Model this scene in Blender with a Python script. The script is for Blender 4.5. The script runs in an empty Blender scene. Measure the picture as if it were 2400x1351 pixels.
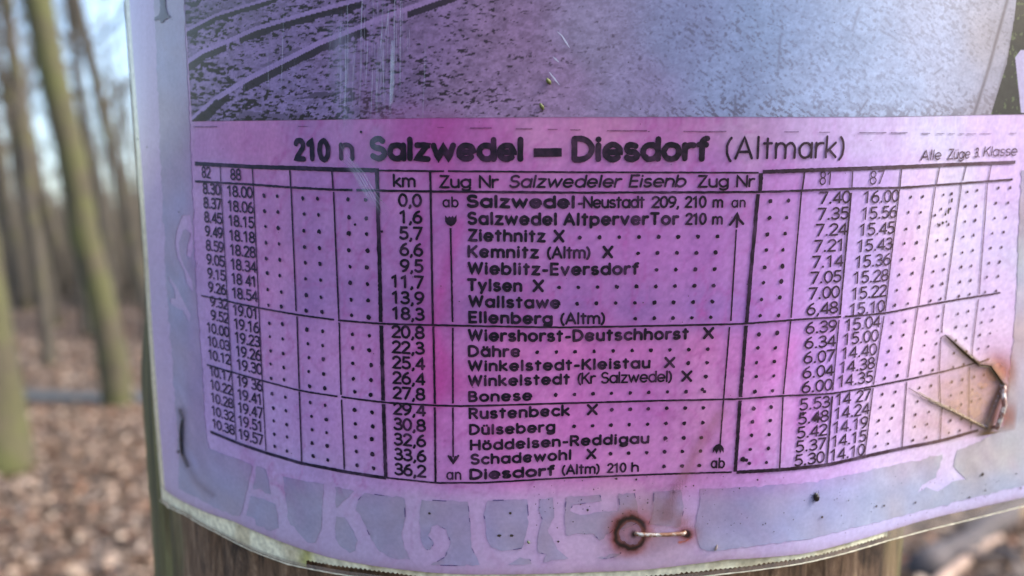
import bpy, bmesh, math, random
import numpy as np
from mathutils import Vector, Matrix, geometry

# ------------------------------------------------------------------ camera, world, sun, exposure
SC = bpy.context.scene
COL = SC.collection
F_PX = 2258.0                      # focal length in pixels of the 2400 px wide photograph
PITCH = math.radians(1.4)          # camera looks very slightly down
LEAN = math.radians(9.6)           # the post leans towards the camera
TH = PITCH + LEAN                  # pitch of the camera seen from the post
GROUND_Z = -1.2                    # camera sits at the world origin, 1.2 m above the ground

cam = bpy.data.cameras.new('camera')
cam.sensor_width = 36.0
cam.lens = F_PX / 2400.0 * 36.0
cam.clip_start = 0.01
cam.clip_end = 2000.0
cam.dof.use_dof = True
cam.dof.focus_distance = 0.141
cam.dof.aperture_fstop = 16.0
camo = bpy.data.objects.new('camera', cam)
camo.rotation_euler = (math.radians(90) - PITCH, 0, 0)
COL.objects.link(camo)
SC.camera = camo

W = bpy.data.worlds.new('World')
SC.world = W
W.use_nodes = True
wn = W.node_tree
sky = wn.nodes.new('ShaderNodeTexSky')
sky.sky_type = 'NISHITA'
sky.sun_disc = False
sky.sun_elevation = math.radians(40)
sky.sun_rotation = math.radians(95)
sky.air_density = 1.0
sky.dust_density = 2.6
sky.ozone_density = 1.0
bg = wn.nodes['Background']
bg.inputs['Strength'].default_value = 0.15
wn.links.new(sky.outputs[0], bg.inputs['Color'])

sun = bpy.data.lights.new('sun', 'SUN')
sun.energy = 1.3
sun.angle = math.radians(14)
sun.color = (1.0, 0.97, 0.92)
suno = bpy.data.objects.new('sun', sun)
suno.rotation_euler = Vector((-0.74, 0.15, -0.643)).to_track_quat('-Z', 'Y').to_euler()
suno.location = (0, 0, 30)
COL.objects.link(suno)

SC.view_settings.view_transform = 'Standard'
SC.view_settings.look = 'None'
SC.view_settings.exposure = 1.75
SC.view_settings.gamma = 1.0

# ------------------------------------------------------------------ small helpers
rng = np.random.default_rng(7)
random.seed(7)


def lin(c):
    c = np.asarray(c, float) / 255.0
    return np.where(c <= 0.04045, c / 12.92, ((c + 0.055) / 1.055) ** 2.4)


def tag(o, label=None, cat=None, group=None, kind=None):
    if label: o['label'] = label
    if cat: o['category'] = cat
    if group: o['group'] = group
    if kind: o['kind'] = kind
    return o


def empty(name, loc=(0, 0, 0), mat=None):
    o = bpy.data.objects.new(name, None)
    COL.objects.link(o)
    o.empty_display_size = 0.05
    if mat is not None: o.matrix_world = mat
    else: o.location = loc
    return o


def mesh_obj(name, verts, faces, mat, parent=None, col=None, uv=None, smooth=True):
    me = bpy.data.meshes.new(name)
    me.from_pydata([tuple(v) for v in np.asarray(verts, float).tolist()], [], faces)
    if smooth:
        me.polygons.foreach_set('use_smooth', [True] * len(me.polygons))
    if col is not None:
        col = np.asarray(col, float)
        if col.shape[1] == 3: col = np.c_[col, np.ones(len(col))]
        a = me.color_attributes.new('Col', 'FLOAT_COLOR', 'POINT')
        a.data.foreach_set('color', col.astype(np.float32).ravel())
    me.update()
    me.materials.append(mat)
    o = bpy.data.objects.new(name, me)
    COL.objects.link(o)
    if parent is not None: o.parent = parent
    return o


_lat = {}


def vnoise(x, y, seed=0):
    """value noise in [0,1]"""
    if seed not in _lat:
        _lat[seed] = np.random.default_rng(1000 + seed).random((256, 256))
    L = _lat[seed]
    xi = np.floor(x).astype(int); yi = np.floor(y).astype(int)
    fx = x - xi; fy = y - yi
    fx = fx * fx * (3 - 2 * fx); fy = fy * fy * (3 - 2 * fy)
    a = L[xi % 256, yi % 256]; b = L[(xi + 1) % 256, yi % 256]
    c = L[xi % 256, (yi + 1) % 256]; d = L[(xi + 1) % 256, (yi + 1) % 256]
    return (a * (1 - fx) + b * fx) * (1 - fy) + (c * (1 - fx) + d * fx) * fy


def fbm(x, y, seed=0, oct=4):
    v = 0; amp = 1; tot = 0
    for k in range(oct):
        v = v + amp * vnoise(x * 2 ** k + 17 * k, y * 2 ** k + 31 * k, seed + k)
        tot += amp; amp *= 0.5
    return v / tot


def sstep(a, b, x):
    t = np.clip((x - a) / (b - a), 0, 1)
    return t * t * (3 - 2 * t)


# ------------------------------------------------------------------ materials
def new_mat(name):
    m = bpy.data.materials.new(name)
    m.use_nodes = True
    nt = m.node_tree
    p = nt.nodes['Principled BSDF']
    return m, nt, p


def attr_mat(name, rough=0.4, coat=0.0, coat_rough=0.15, grain=0.0, grain_scale=900.0, bump=0.0, alpha=False, metal=0.0, spec=0.5):
    m, nt, p = new_mat(name)
    a = nt.nodes.new('ShaderNodeAttribute'); a.attribute_name = 'Col'
    src = a.outputs['Color']
    tc = nt.nodes.new('ShaderNodeTexCoord')
    if grain > 0:
        n = nt.nodes.new('ShaderNodeTexNoise')
        n.inputs['Scale'].default_value = grain_scale; n.inputs['Detail'].default_value = 4
        nt.links.new(tc.outputs['Object'], n.inputs['Vector'])
        mr = nt.nodes.new('ShaderNodeMapRange')
        mr.inputs['From Min'].default_value = 0.3; mr.inputs['From Max'].default_value = 0.7
        mr.inputs['To Min'].default_value = 1 - grain; mr.inputs['To Max'].default_value = 1 + grain
        nt.links.new(n.outputs['Fac'], mr.inputs['Value'])
        mx = nt.nodes.new('ShaderNodeVectorMath'); mx.operation = 'SCALE'
        nt.links.new(src, mx.inputs[0]); nt.links.new(mr.outputs[0], mx.inputs['Scale'])
        src = mx.outputs[0]
    nt.links.new(src, p.inputs['Base Color'])
    p.inputs['Roughness'].default_value = rough
    p.inputs['Specular IOR Level'].default_value = spec
    p.inputs['Coat Weight'].default_value = coat
    p.inputs['Coat Roughness'].default_value = coat_rough
    p.inputs['Metallic'].default_value = metal
    if alpha: nt.links.new(a.outputs['Alpha'], p.inputs['Alpha'])
    if bump > 0:
        n = nt.nodes.new('ShaderNodeTexNoise')
        n.inputs['Scale'].default_value = 260; n.inputs['Detail'].default_value = 3
        nt.links.new(tc.outputs['Object'], n.inputs['Vector'])
        b = nt.nodes.new('ShaderNodeBump'); b.inputs['Strength'].default_value = bump
        b.inputs['Distance'].default_value = 0.0004
        nt.links.new(n.outputs['Fac'], b.inputs['Height'])
        nt.links.new(b.outputs[0], p.inputs['Normal']); nt.links.new(b.outputs[0], p.inputs['Coat Normal'])
    return m


def ramp(nt, fac, stops):
    r = nt.nodes.new('ShaderNodeValToRGB')
    el = r.color_ramp.elements
    while len(el) < len(stops): el.new(0.5)
    for e, (pos, c) in zip(el, stops):
        e.position = pos; e.color = (*c, 1)
    nt.links.new(fac, r.inputs['Fac'])
    return r.outputs['Color']


def noise_node(nt, vec, scale, detail=4, rough=0.6, dist=0.0, map_scale=None):
    if map_scale:
        mp = nt.nodes.new('ShaderNodeMapping'); mp.inputs['Scale'].default_value = map_scale
        nt.links.new(vec, mp.inputs['Vector']); vec = mp.outputs[0]
    n = nt.nodes.new('ShaderNodeTexNoise')
    n.inputs['Scale'].default_value = scale; n.inputs['Detail'].default_value = detail
    n.inputs['Roughness'].default_value = rough; n.inputs['Distortion'].default_value = dist
    nt.links.new(vec, n.inputs['Vector'])
    return n.outputs['Fac']


def mixc(nt, fac, a, b, mode='MIX'):
    m = nt.nodes.new('ShaderNodeMix'); m.data_type = 'RGBA'; m.blend_type = mode
    for sock, v in ((m.inputs[0], fac), (m.inputs[6], a), (m.inputs[7], b)):
        if isinstance(v, (int, float)): sock.default_value = v
        elif isinstance(v, tuple): sock.default_value = (*v, 1)
        else: nt.links.new(v, sock)
    return m.outputs[2]


def bark_mat(name, grey, green, moss):
    m, nt, p = new_mat(name)
    tc = nt.nodes.new('ShaderNodeTexCoord'); v = tc.outputs['Object']
    base = ramp(nt, noise_node(nt, v, 9, 6, 0.65, 0.3, (1, 1, 0.35)), [(0.3, tuple(np.array(grey) * 0.55)), (0.55, grey), (0.75, tuple(np.array(grey) * 1.5))])
    mossf = ramp(nt, noise_node(nt, v, 2.2, 5, 0.6), [(0.62 - 0.3 * moss, (0, 0, 0)), (0.75 - 0.2 * moss, (1, 1, 1))])
    c = mixc(nt, mossf, base, green)
    nt.links.new(c, p.inputs['Base Color'])
    p.inputs['Roughness'].default_value = 0.85
    b = nt.nodes.new('ShaderNodeBump'); b.inputs['Strength'].default_value = 0.6; b.inputs['Distance'].default_value = 0.01
    nt.links.new(noise_node(nt, v, 30, 5, 0.6, 0.0, (1, 1, 0.3)), b.inputs['Height'])
    nt.links.new(b.outputs[0], p.inputs['Normal'])
    return m


M_TRUNK_MOSSY = bark_mat('mossy_bark', (0.062, 0.050, 0.028), (0.068, 0.070, 0.020), 0.72)
M_TRUNK_GREY = bark_mat('grey_bark', (0.075, 0.062, 0.045), (0.09, 0.085, 0.03), 0.35)
M_TWIG = bark_mat('twig_bark', (0.08, 0.066, 0.05), (0.10, 0.09, 0.05), 0.2)


# ------------------------------------------------------------------ ground
def ground_h(x, y):
    r = np.hypot(x, y)
    h = 0.05 * (fbm(x * 0.45 + 50, y * 0.45 + 50, 3, 3) - 0.5)
    h = h + sstep(9.5, 30, y) * 1.45 * (0.7 + 0.6 * fbm(x * 0.08 + 9, y * 0.08 + 4, 5, 3))
    h = h + sstep(30, 140, r) * 1.5 * (fbm(x * 0.02 + 9, y * 0.02 + 4, 6, 3) - 0.5)
    return GROUND_Z + h


def build_ground():
    rad = np.concatenate([[0.0], np.geomspace(0.3, 600, 120)])
    na = 220
    ang = np.linspace(0, 2 * np.pi, na, endpoint=False)
    R, A = np.meshgrid(rad[1:], ang, indexing='ij')
    X = R * np.sin(A); Y = R * np.cos(A)
    Z = ground_h(X, Y)
    vs = np.c_[X.ravel(), Y.ravel(), Z.ravel()]
    vs = np.vstack([vs, [[0, 0, float(ground_h(np.array([0.]), np.array([0.]))[0])]]])
    fs = []
    nr = len(rad) - 1
    for i in range(nr - 1):
        for j in range(na):
            k = (j + 1) % na
            fs.append((i * na + j, (i + 1) * na + j, (i + 1) * na + k, i * na + k))
    c = len(vs) - 1
    for j in range(na): fs.append((c, j, (j + 1) % na))
    m, nt, p = new_mat('leaf_litter_soil')
    tc = nt.nodes.new('ShaderNodeTexCoord'); v = tc.outputs['Object']
    c1 = ramp(nt, noise_node(nt, v, 14, 8, 0.75), [(0.3, (0.04, 0.026, 0.017)), (0.5, (0.11, 0.073, 0.05)), (0.72, (0.23, 0.165, 0.12))])
    c2 = ramp(nt, noise_node(nt, v, 0.6, 4, 0.6), [(0.35, (0.07, 0.05, 0.032)), (0.65, (0.15, 0.10, 0.07))])
    cc = mixc(nt, 0.45, c1, c2)
    nt.links.new(cc, p.inputs['Base Color']); p.inputs['Roughness'].default_value = 0.95
    b = nt.nodes.new('ShaderNodeBump'); b.inputs['Strength'].default_value = 1.0; b.inputs['Distance'].default_value = 0.03
    nt.links.new(noise_node(nt, v, 18, 6, 0.7), b.inputs['Height']); nt.links.new(b.outputs[0], p.inputs['Normal'])
    o = mesh_obj('ground', vs, fs, m)
    tag(o, kind='structure')


build_ground()


def unproj(px, py, depth):
    u = (px - 1200) / F_PX; v = -(py - 675.5) / F_PX
    d = np.array([u, math.cos(PITCH) + v * math.sin(PITCH), -math.sin(PITCH) + v * math.cos(PITCH)])
    return d * (depth / d[1])


def hit_ground(px, py):
    lo, hi = 0.5, 200.0
    for dd in np.geomspace(0.5, 200, 500):
        q = unproj(px, py, dd)
        if q[2] < float(ground_h(np.array([q[0]]), np.array([q[1]]))[0]):
            return q
    return unproj(px, py, 60)


# ditch with standing water crossing behind the nearer trunks
def build_ditch():
    m, nt, p = new_mat('ditch_water')
    p.inputs['Base Color'].default_value = (0.045, 0.05, 0.05, 1); p.inputs['Roughness'].default_value = 0.5
    tc = nt.nodes.new('ShaderNodeTexCoord')
    b = nt.nodes.new('ShaderNodeBump'); b.inputs['Strength'].default_value = 0.4; b.inputs['Distance'].default_value = 0.01
    nt.links.new(noise_node(nt, tc.outputs['Object'], 9, 3), b.inputs['Height']); nt.links.new(b.outputs[0], p.inputs['Normal'])
    vs, fs = [], []
    xs = np.linspace(-14, 5, 60)
    for i, x in enumerate(xs):
        yc = 8.75 + 0.06 * (x + 4) + 0.25 * math.sin(x * 0.7)
        w = 0.34 + 0.12 * math.sin(x * 2.1)
        for s in (-1, 1):
            y = yc + s * w
            z = float(ground_h(np.array([x]), np.array([y]))[0])
            vs.append((x, y, z))
        zm = max(vs[-1][2], vs[-2][2]) + 0.012
        vs[-1] = (vs[-1][0], vs[-1][1], zm); vs[-2] = (vs[-2][0], vs[-2][1], zm)
        if i: fs.append((2 * i - 2, 2 * i, 2 * i + 1, 2 * i - 1))
    o = mesh_obj('water', vs, fs, m)
    tag(o, kind='structure')


build_ditch()


# ------------------------------------------------------------------ fallen leaves
def build_leaves():
    pts = []

    def scatter(n, x0, x1, y0, y1):
        x = rng.uniform(x0, x1, n); y = rng.uniform(y0, y1, n)
        pts.append(np.c_[x, y])
    scatter(3600, 0.7, 3.4, 2.6, 6.5)
    scatter(12000, -5.2, -0.7, 3.0, 8.2)
    scatter(9000, -8.5, -1.8, 9.3, 17.0)
    for n_, a0, a1 in ((24000, -1.5, 1.5), (7000, 1.5, 4.78)):
        rr_ = 0.5 + 15 * rng.random(n_) ** 0.8; aa_ = rng.uniform(a0, a1, n_)
        pts.append(np.c_[rr_ * np.sin(aa_), rr_ * np.cos(aa_)])
    P = np.vstack(pts)
    P = P[~((np.abs(P[:, 0] - 0.0) < 0.16) & (np.abs(P[:, 1] - 0.42) < 0.16))]
    n = len(P)
    P = P[np.abs(P[:, 1] - (8.75 + 0.06 * (P[:, 0] + 4) + 0.25 * np.sin(P[:, 0] * 0.7))) > 0.42]
    n = len(P)
    h = ground_h(P[:, 0], P[:, 1])
    # a leaf: 3 x 7 outline, curled
    u = np.array([-0.5, -0.28, 0.0, 0.28, 0.5])
    wv = np.array([0.02, 0.30, 0.40, 0.26, 0.01])
    tmpl = []
    for a, b in zip(u, wv):
        tmpl += [(a, -b, 1), (a, 0, 0), (a, b, 1)]
    tmpl = np.array(tmpl)
    faces1 = []
    for i in range(4):
        for j in range(2):
            k = i * 3 + j
            faces1.append((k, k + 3, k + 4, k + 1))
    L = rng.uniform(0.03, 0.068, n)
    yaw = rng.uniform(0, 2 * np.pi, n); tilt = rng.normal(0, 0.45, n); roll = rng.normal(0, 0.45, n)
    curl = rng.uniform(-0.2, 0.45, n); bend = rng.uniform(-0.5, 0.7, n)
    tx = tmpl[None, :, 0] * L[:, None]; ty = tmpl[None, :, 1] * L[:, None]
    tz = tmpl[None, :, 2] * (curl * L)[:, None] * 0.5 + (tmpl[None, :, 0] ** 2) * (bend * L)[:, None]
    # tilt about y, roll about x, yaw about z
    x1 = tx * np.cos(tilt)[:, None] + tz * np.sin(tilt)[:, None]; z1 = -tx * np.sin(tilt)[:, None] + tz * np.cos(tilt)[:, None]
    y2 = ty * np.cos(roll)[:, None] - z1 * np.sin(roll)[:, None]; z2 = ty * np.sin(roll)[:, None] + z1 * np.cos(roll)[:, None]
    x3 = x1 * np.cos(yaw)[:, None] - y2 * np.sin(yaw)[:, None]; y3 = x1 * np.sin(yaw)[:, None] + y2 * np.cos(yaw)[:, None]
    V = np.stack([x3 + P[:, :1], y3 + P[:, 1:], z2 + (h + 0.012 + rng.uniform(0, 0.02, n))[:, None]], -1).reshape(-1, 3)
    nt_ = len(tmpl)
    F = (np.array(faces1)[None] + (np.arange(n) * nt_)[:, None, None]).reshape(-1, 4).tolist()
    pal = lin(np.array([(172, 144, 122), (150, 120, 98), (122, 92, 72), (98, 72, 54), (196, 170, 148), (146, 98, 70), (76, 56, 44), (158, 136, 120)]))
    c = pal[rng.choice(len(pal), n, p=[.18, .2, .17, .13, .1, .08, .07, .07])] * rng.uniform(0.55, .9, (n, 1)) * np.array([.95, 1.0, 1.04])
    C = np.repeat(c, nt_, axis=0)
    m = attr_mat('dry_leaf', rough=0.75, grain=0.25, grain_scale=60)
    o = mesh_obj('fallen_leaves', V, F, m, col=C)
    tag(o, 'dry brown beech leaves littering the forest floor', 'leaves', kind='stuff')


build_leaves()


# ------------------------------------------------------------------ trees
class Tubes:
    def __init__(s): s.v = []; s.f = []

    def tube(s, pts, rad, sides=6, cap=True):
        pts = [Vector(p) for p in pts]
        n = len(pts); base = len(s.v)
        prev = None
        for i, p in enumerate(pts):
            d = (pts[min(i + 1, n - 1)] - pts[max(i - 1, 0)]).normalized()
            a = Vector((1, 0, 0)) if abs(d.x) < 0.8 else Vector((0, 1, 0))
            if prev is not None: a = prev
            x = (a - d * a.dot(d)).normalized(); prev = x
            y = d.cross(x)
            for k in range(sides):
                t = 2 * math.pi * k / sides
                s.v.append(tuple(p + (x * math.cos(t) + y * math.sin(t)) * rad[i]))
        for i in range(n - 1):
            for k in range(sides):
                k2 = (k + 1) % sides
                s.f.append((base + i * sides + k, base + i * sides + k2, base + (i + 1) * sides + k2, base + (i + 1) * sides + k))
        if cap:
            s.f.append(tuple(base + (n - 1) * sides + k for k in range(sides)))
            s.f.append(tuple(base + sides - 1 - k for k in range(sides)))

    def build(s, name, mat, parent=None, smooth=True):
        return mesh_obj(name, s.v, s.f, mat, parent, smooth=smooth)


def grow(T, p, d, length, r, level, R, up=0.12, twigs=6, sides=5):
    n = 5 if level == 0 else 4
    pts = [Vector(p)]; d = Vector(d).normalized(); dirs = []
    for i in range(n):
        d = (d + Vector((R.uniform(-.28, .28), R.uniform(-.28, .28), R.uniform(-.16, .2) + up))).normalized()
        pts.append(pts[-1] + d * (length / n)); dirs.append(d.copy())
    T.tube(pts, [r * (1 - 0.75 * i / n) for i in range(n + 1)], sides if level == 0 else 3, cap=False)
    if level < 2:
        for k in range(twigs):
            i = R.randrange(1, n + 1)
            dd = (dirs[i - 1] + Vector((R.uniform(-1, 1), R.uniform(-1, 1), R.uniform(-.7, .7))) * 0.9).normalized()
            grow(T, pts[i], dd, length * R.uniform(.35, .6), max(r * (0.55 - .06 * i), 0.003), level + 1, R, up, max(twigs - 2, 3), sides)


def trunk_line(base, top, R, wob):
    base = Vector(base); top = Vector(top)
    n = 14
    pts = []
    for i in range(n + 1):
        t = i / n
        p = base.lerp(top, t)
        w = wob * math.sin(math.pi * min(t * 2, 1)) if t < 0.5 else wob
        pts.append(p + Vector((R.uniform(-1, 1), R.uniform(-1, 1), 0)) * w * (0 if i == 0 else 1))
    return pts


def make_tree(name, base, top, r0, r1, seed, nb, first, blen, mat, label, group=None, flare=1.35, twigs=6, relative=False, wob=0.02, sides=12, cat='tree'):
    """trunk from base to top (world), branches start at the fraction `first` of the trunk"""
    R = random.Random(seed)
    base = Vector(base); top = Vector(top)
    root = empty(name, base)
    off = -base
    tp = trunk_line(base, top, R, wob)
    tp = [p + off for p in tp]
    tp[0].z -= 0.25
    n = len(tp) - 1
    rad = []
    for i in range(n + 1):
        t = i / n
        rr = r0 + (r1 - r0) * t
        if i == 0: rr = r0 * flare * 1.08
        rad.append(rr * (1 + R.uniform(-.04, .04)))
    # extra ring just above ground for the root flare
    p1 = tp[0].lerp(tp[1], 0.55); p2 = tp[0].lerp(tp[1], 0.8)
    tp2 = [tp[0], p1, p2] + tp[1:]
    rad2 = [rad[0], r0 * (1 + (flare - 1) * .45), r0 * 1.05] + rad[1:]
    T = Tubes(); T.tube(tp2, rad2, sides)
    T.build('trunk', mat, root)
    B = Tubes()
    for k in range(nb):
        t = first + (1 - first) * (k + R.random()) / nb
        i = min(int(t * n), n - 1)
        p = tp[i].lerp(tp[i + 1], t * n - i)
        a = R.uniform(0, 2 * math.pi)
        rr = r0 + (r1 - r0) * t
        d = Vector((math.cos(a), math.sin(a), R.uniform(.15, .9)))
        grow(B, p, d, blen * (1.15 - .6 * t) * R.uniform(.7, 1.25), rr * R.uniform(.22, .42), 0, R, twigs=twigs)
    if nb:
        B.build('branches', M_TWIG, root, smooth=False)
    tag(root, label, cat, group)
    return root


def gz(x, y): return float(ground_h(np.array([float(x)]), np.array([float(y)]))[0])


def on_ground(px, py):
    q = hit_ground(px, py); return (q[0], q[1], gz(q[0], q[1]))


def line_tree(name, pb, pt, r0, r1, **kw):
    """a trunk through two sight points at one depth"""
    b = on_ground(*pb)
    t = unproj(pt[0], pt[1], b[1])
    t = Vector(b).lerp(Vector(t), kw.pop('ext', 1.25))
    return make_tree(name, b, t, r0, r1, **kw)


line_tree('beech_tree', (14, 1112), (-150, 0), 0.155, 0.115, seed=3, nb=6, first=0.62, blen=1.6, mat=M_TRUNK_MOSSY, flare=1.3, ext=2.2,
          label='nearest mossy green trunk at the frame edge left of the timetable post')
line_tree('beech_tree', (286, 958), (87, 0), 0.120, 0.104, seed=5, nb=8, first=0.5, blen=1.9, mat=M_TRUNK_MOSSY, flare=1.12, ext=2.0,
          label='leaning mossy trunk with bright green foot between the water and the timetable post')
line_tree('young_tree', (365, 800), (182, 0), 0.085, 0.07, seed=8, nb=10, first=0.3, blen=1.7, mat=M_TRUNK_GREY, ext=1.9,
          label='slim straight leaning trunk just behind the bright green-footed one')
line_tree('young_tree', (120, 860), (40, 200), 0.07, 0.05, seed=18, nb=12, first=0.25, blen=1.7, mat=M_TRUNK_GREY, ext=2.0,
          label='thin grey-brown sapling beyond the water between the two mossy trunks')
line_tree('young_tree', (205, 790), (130, 100), 0.06, 0.045, seed=19, nb=12, first=0.25, blen=1.6, mat=M_TRUNK_GREY, ext=2.0,
          label='twiggy thin trunk just left of the leaning mossy trunk beyond the water')

GROUP_FAR = 'bare trees of the far wood'
LAB_FAR = 'slender bare winter tree standing among many in the far blurred wood'
protos = []
for k in range(4):
    R = random.Random(40 + k)
    lean = Vector((-1.6 - .4 * k, R.uniform(-.5, .5), 10.5 + k))
    o = make_tree('bare_tree', (0, 0, 0), lean, R.uniform(.09, .14), 0.025, seed=60 + k, nb=20, first=0.22, blen=2.7, mat=M_TRUNK_GREY,
                  label=LAB_FAR, group=GROUP_FAR, wob=0.09, sides=8, twigs=5)
    protos.append(o)


def copy_tree(o):
    c = o.copy(); COL.objects.link(c)
    for ch in o.children:
        d = ch.copy(); COL.objects.link(d); d.parent = c
    return c


spots = []
R = random.Random(11)
# a denser belt where the photograph looks into the wood (left of the post), a thinner scatter elsewhere
for k in range(22):
    y = R.uniform(14, 46)
    px = R.uniform(-60, 345)
    x = (px - 1200) / F_PX * y
    spots.append((x, y))
for k in range(44):
    y = R.uniform(9.8, 42); x = R.uniform(-1.1, 1.0) * y
    if -0.60 < x / y < -0.33: x += .5 * y
    spots.append((x, y))
for k in range(10):
    y = R.uniform(-16, -5); x = R.uniform(-12, 12)
    if abs(x) < 2.5: x += 4
    spots.append((x, y))
for i, (x, y) in enumerate(spots):
    o = protos[i] if i < 4 else copy_tree(protos[i % 4])
    o.location = (x, y, gz(x, y))
    s = R.uniform(.75, 1.25)
    o.scale = (s, s, s * R.uniform(.9, 1.1))
    o.rotation_euler = (0, 0, R.uniform(-.9, .9))


# far wood that reads as one mass
def build_far_wood():
    R = random.Random(77)
    T = Tubes()
    for k in range(110):
        y = R.uniform(46, 110); x = R.uniform(-0.72, 0.55) * y
        if k < 40: x = (R.uniform(-120, 345) - 1200) / F_PX * y
        z = gz(x, y)
        h = R.uniform(7, 17); l = R.uniform(-2.2, .3)
        r = R.uniform(.05, .15)
        T.tube([(x, y, z - .3), (x + l * .4, y, z + h * .4), (x + l, y, z + h)], [r, r * .75, r * .25], 4, cap=False)
        for b in range(7):
            t = R.uniform(.2, .95)
            p = Vector((x + l * t, y, z + h * t)); a = R.uniform(0, 6.28)
            d = Vector((math.cos(a), math.sin(a) * .5, R.uniform(.2, 1))) * R.uniform(1, 2.6)
            q = p + d * .5 + Vector((0, 0, .1)); e = p + d
            T.tube([p, q, e], [r * .35, r * .25, .008], 3, cap=False)
            for c in range(3):
                d2 = Vector((R.uniform(-1, 1), R.uniform(-.4, .4), R.uniform(-.4, 1)))
                T.tube([q, q + d2], [.018, .006], 3, cap=False)
    # low brush on the far floor
    for k in range(5200):
        y = R.uniform(17, 60); x = R.uniform(-0.62, 0.5) * y
        if k < 3900: x = (R.uniform(-120, 345) - 1200) / F_PX * y
        z = gz(x, y); h = R.uniform(.5, 2.3) * (.6 + y / 70)
        T.tube([(x, y, z - .05), (x + R.uniform(-.5, .3) * h, y + R.uniform(-.3, .3), z + h)], [.022, .006], 3, cap=False)
    o = T.build('far_wood', M_TWIG, smooth=False)
    tag(o, 'hazy brown mass of distant trunks and brush along the forest horizon', 'woodland', kind='stuff')


build_far_wood()


# sticks lying among the leaves on the right
def stick(name, pts_px, r, mat, label, lift=0.03):
    pts = []
    for (px, py) in pts_px:
        q = on_ground(px, py); pts.append(Vector((q[0], q[1], q[2] + lift)))
    full = []
    for a, b in zip(pts[:-1], pts[1:]):
        for k in range(4): full.append(a.lerp(b, k / 4) + Vector((random.uniform(-1, 1), random.uniform(-1, 1), random.uniform(-.3, .6))) * r * .35)
    full.append(pts[-1])
    n = len(full)
    c = full[n // 2]
    T = Tubes()
    T.tube([p - c for p in full], [r * (1.1 - .5 * i / n) * random.uniform(.85, 1.12) for i in range(n)], 9)
    o = T.build(name, mat)
    o.location = c
    tag(o, label, 'branch')
    return o


M_DARKWOOD = bark_mat('wet_bark', (0.075, 0.06, 0.06), (0.06, 0.055, 0.03), 0.1)
M_PALEWOOD = bark_mat('pale_stick_bark', (0.36, 0.25, 0.19), (0.2, 0.14, 0.08), 0.1)
stick('fallen_branch', [(2160, 1372), (2290, 1295), (2420, 1205)], 0.062, M_DARKWOOD, 'thick dark wet branch lying across the leaves right of the post', 0.05)
stick('fallen_stick', [(2175, 1420), (2290, 1315), (2345, 1285)], 0.022, M_PALEWOOD, 'pale straight stick in front of the thick dark branch', 0.04)
stick('fallen_stick', [(2340, 1262), (2400, 1225), (2470, 1190)], 0.020, bark_mat('tan_stick_bark', (0.30, 0.19, 0.075), (0.2, 0.14, 0.06), 0.1), 'yellow-brown stick behind the thick dark branch', 0.05)
stick('fallen_stick', [(2330, 1322), (2370, 1335), (2392, 1400)], 0.012, M_DARKWOOD, 'thin bent black twig over the leaves near the pale stick', 0.06)
stick('fallen_stick', [(2190, 1330), (2300, 1345), (2380, 1332)], 0.014, M_DARKWOOD, 'dark crooked twig lying level below the thick dark branch', 0.06)
stick('fallen_stick', [(2245, 1262), (2310, 1240), (2350, 1205)], 0.016, M_DARKWOOD, 'short dark stick behind the thick branch beside the post', 0.05)
# ------------------------------------------------------------------ the post frame: camera at the origin, post axis along z
ROT = Matrix.Rotation(LEAN, 4, 'X')          # post frame -> world
CX, CD, CR = 0.0035, 0.223, 0.0845           # post axis and radius

# cross-section of the bent sheet (x, y in mm), read off the ruled lines of the table
_sec = np.array([[-50.78, 157.43], [-41.78, 149.94], [-34.16, 144.9], [-27.39, 141.45], [-21.17, 139.12], [-15.31, 137.67], [-9.67, 136.9],
                 [-4.14, 136.65], [1.37, 136.78], [6.89, 137.09], [12.47, 137.46], [18.12, 137.77], [23.84, 138.03], [29.67, 138.37], [35.71, 139.0],
                 [42.12, 140.25], [49.11, 142.45], [56.94, 145.83], [65.79, 150.34], [75.62, 155.46], [85.93, 159.95]]) / 1000


def build_section():
    pts = _sec[1:].tolist()
    # left: follow the post one millimetre clear of it
    rr = CR + 0.0012
    a0 = math.atan2(CX - pts[0][0], CD - pts[0][1])
    left = []
    for k in range(1, 40):
        a = a0 + k * 0.03
        if a > 1.32: break
        w = min(1, k / 6)
        q = np.array([CX - rr * math.sin(a), CD - rr * math.cos(a)])
        d0 = math.hypot(pts[0][0] - CX, pts[0][1] - CD)
        r2 = d0 + (rr - d0) * w
        left.append([CX - r2 * math.sin(a), CD - r2 * math.cos(a)])
    right = []
    p = np.array(pts[-1]); d = p - np.array(pts[-2]); d /= np.linalg.norm(d)
    for k in range(6):
        p = p + d * 0.006; right.append(p.tolist())
    P = np.array(left[::-1] + pts + right)
    # smooth resample
    s = np.r_[0, np.cumsum(np.hypot(*np.diff(P, axis=0).T))]
    ss = np.linspace(0, s[-1], 500)
    Q = np.c_[np.interp(ss, s, P[:, 0]), np.interp(ss, s, P[:, 1])]
    ker = np.hanning(41); ker /= ker.sum()
    for _ in range(2):
        E = np.vstack([2 * Q[0] - Q[20:0:-1], Q, 2 * Q[-1] - Q[-2:-22:-1]])
        Q = np.c_[np.convolve(E[:, 0], ker, 'valid'), np.convolve(E[:, 1], ker, 'valid')]
    s = np.r_[0, np.cumsum(np.hypot(*np.diff(Q, axis=0).T))]
    s0 = np.interp(0, Q[:, 0], s)
    return s - s0, Q


SEC_S, SEC_P = build_section()
_tan = np.gradient(SEC_P, SEC_S, axis=0)
_tan /= np.linalg.norm(_tan, axis=1)[:, None]
SEC_N = np.c_[_tan[:, 1], -_tan[:, 0]]         # towards the camera
SEC_A = np.arctan2(SEC_P[:, 0], SEC_P[:, 1])
_mono = np.maximum.accumulate(SEC_A)


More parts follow.
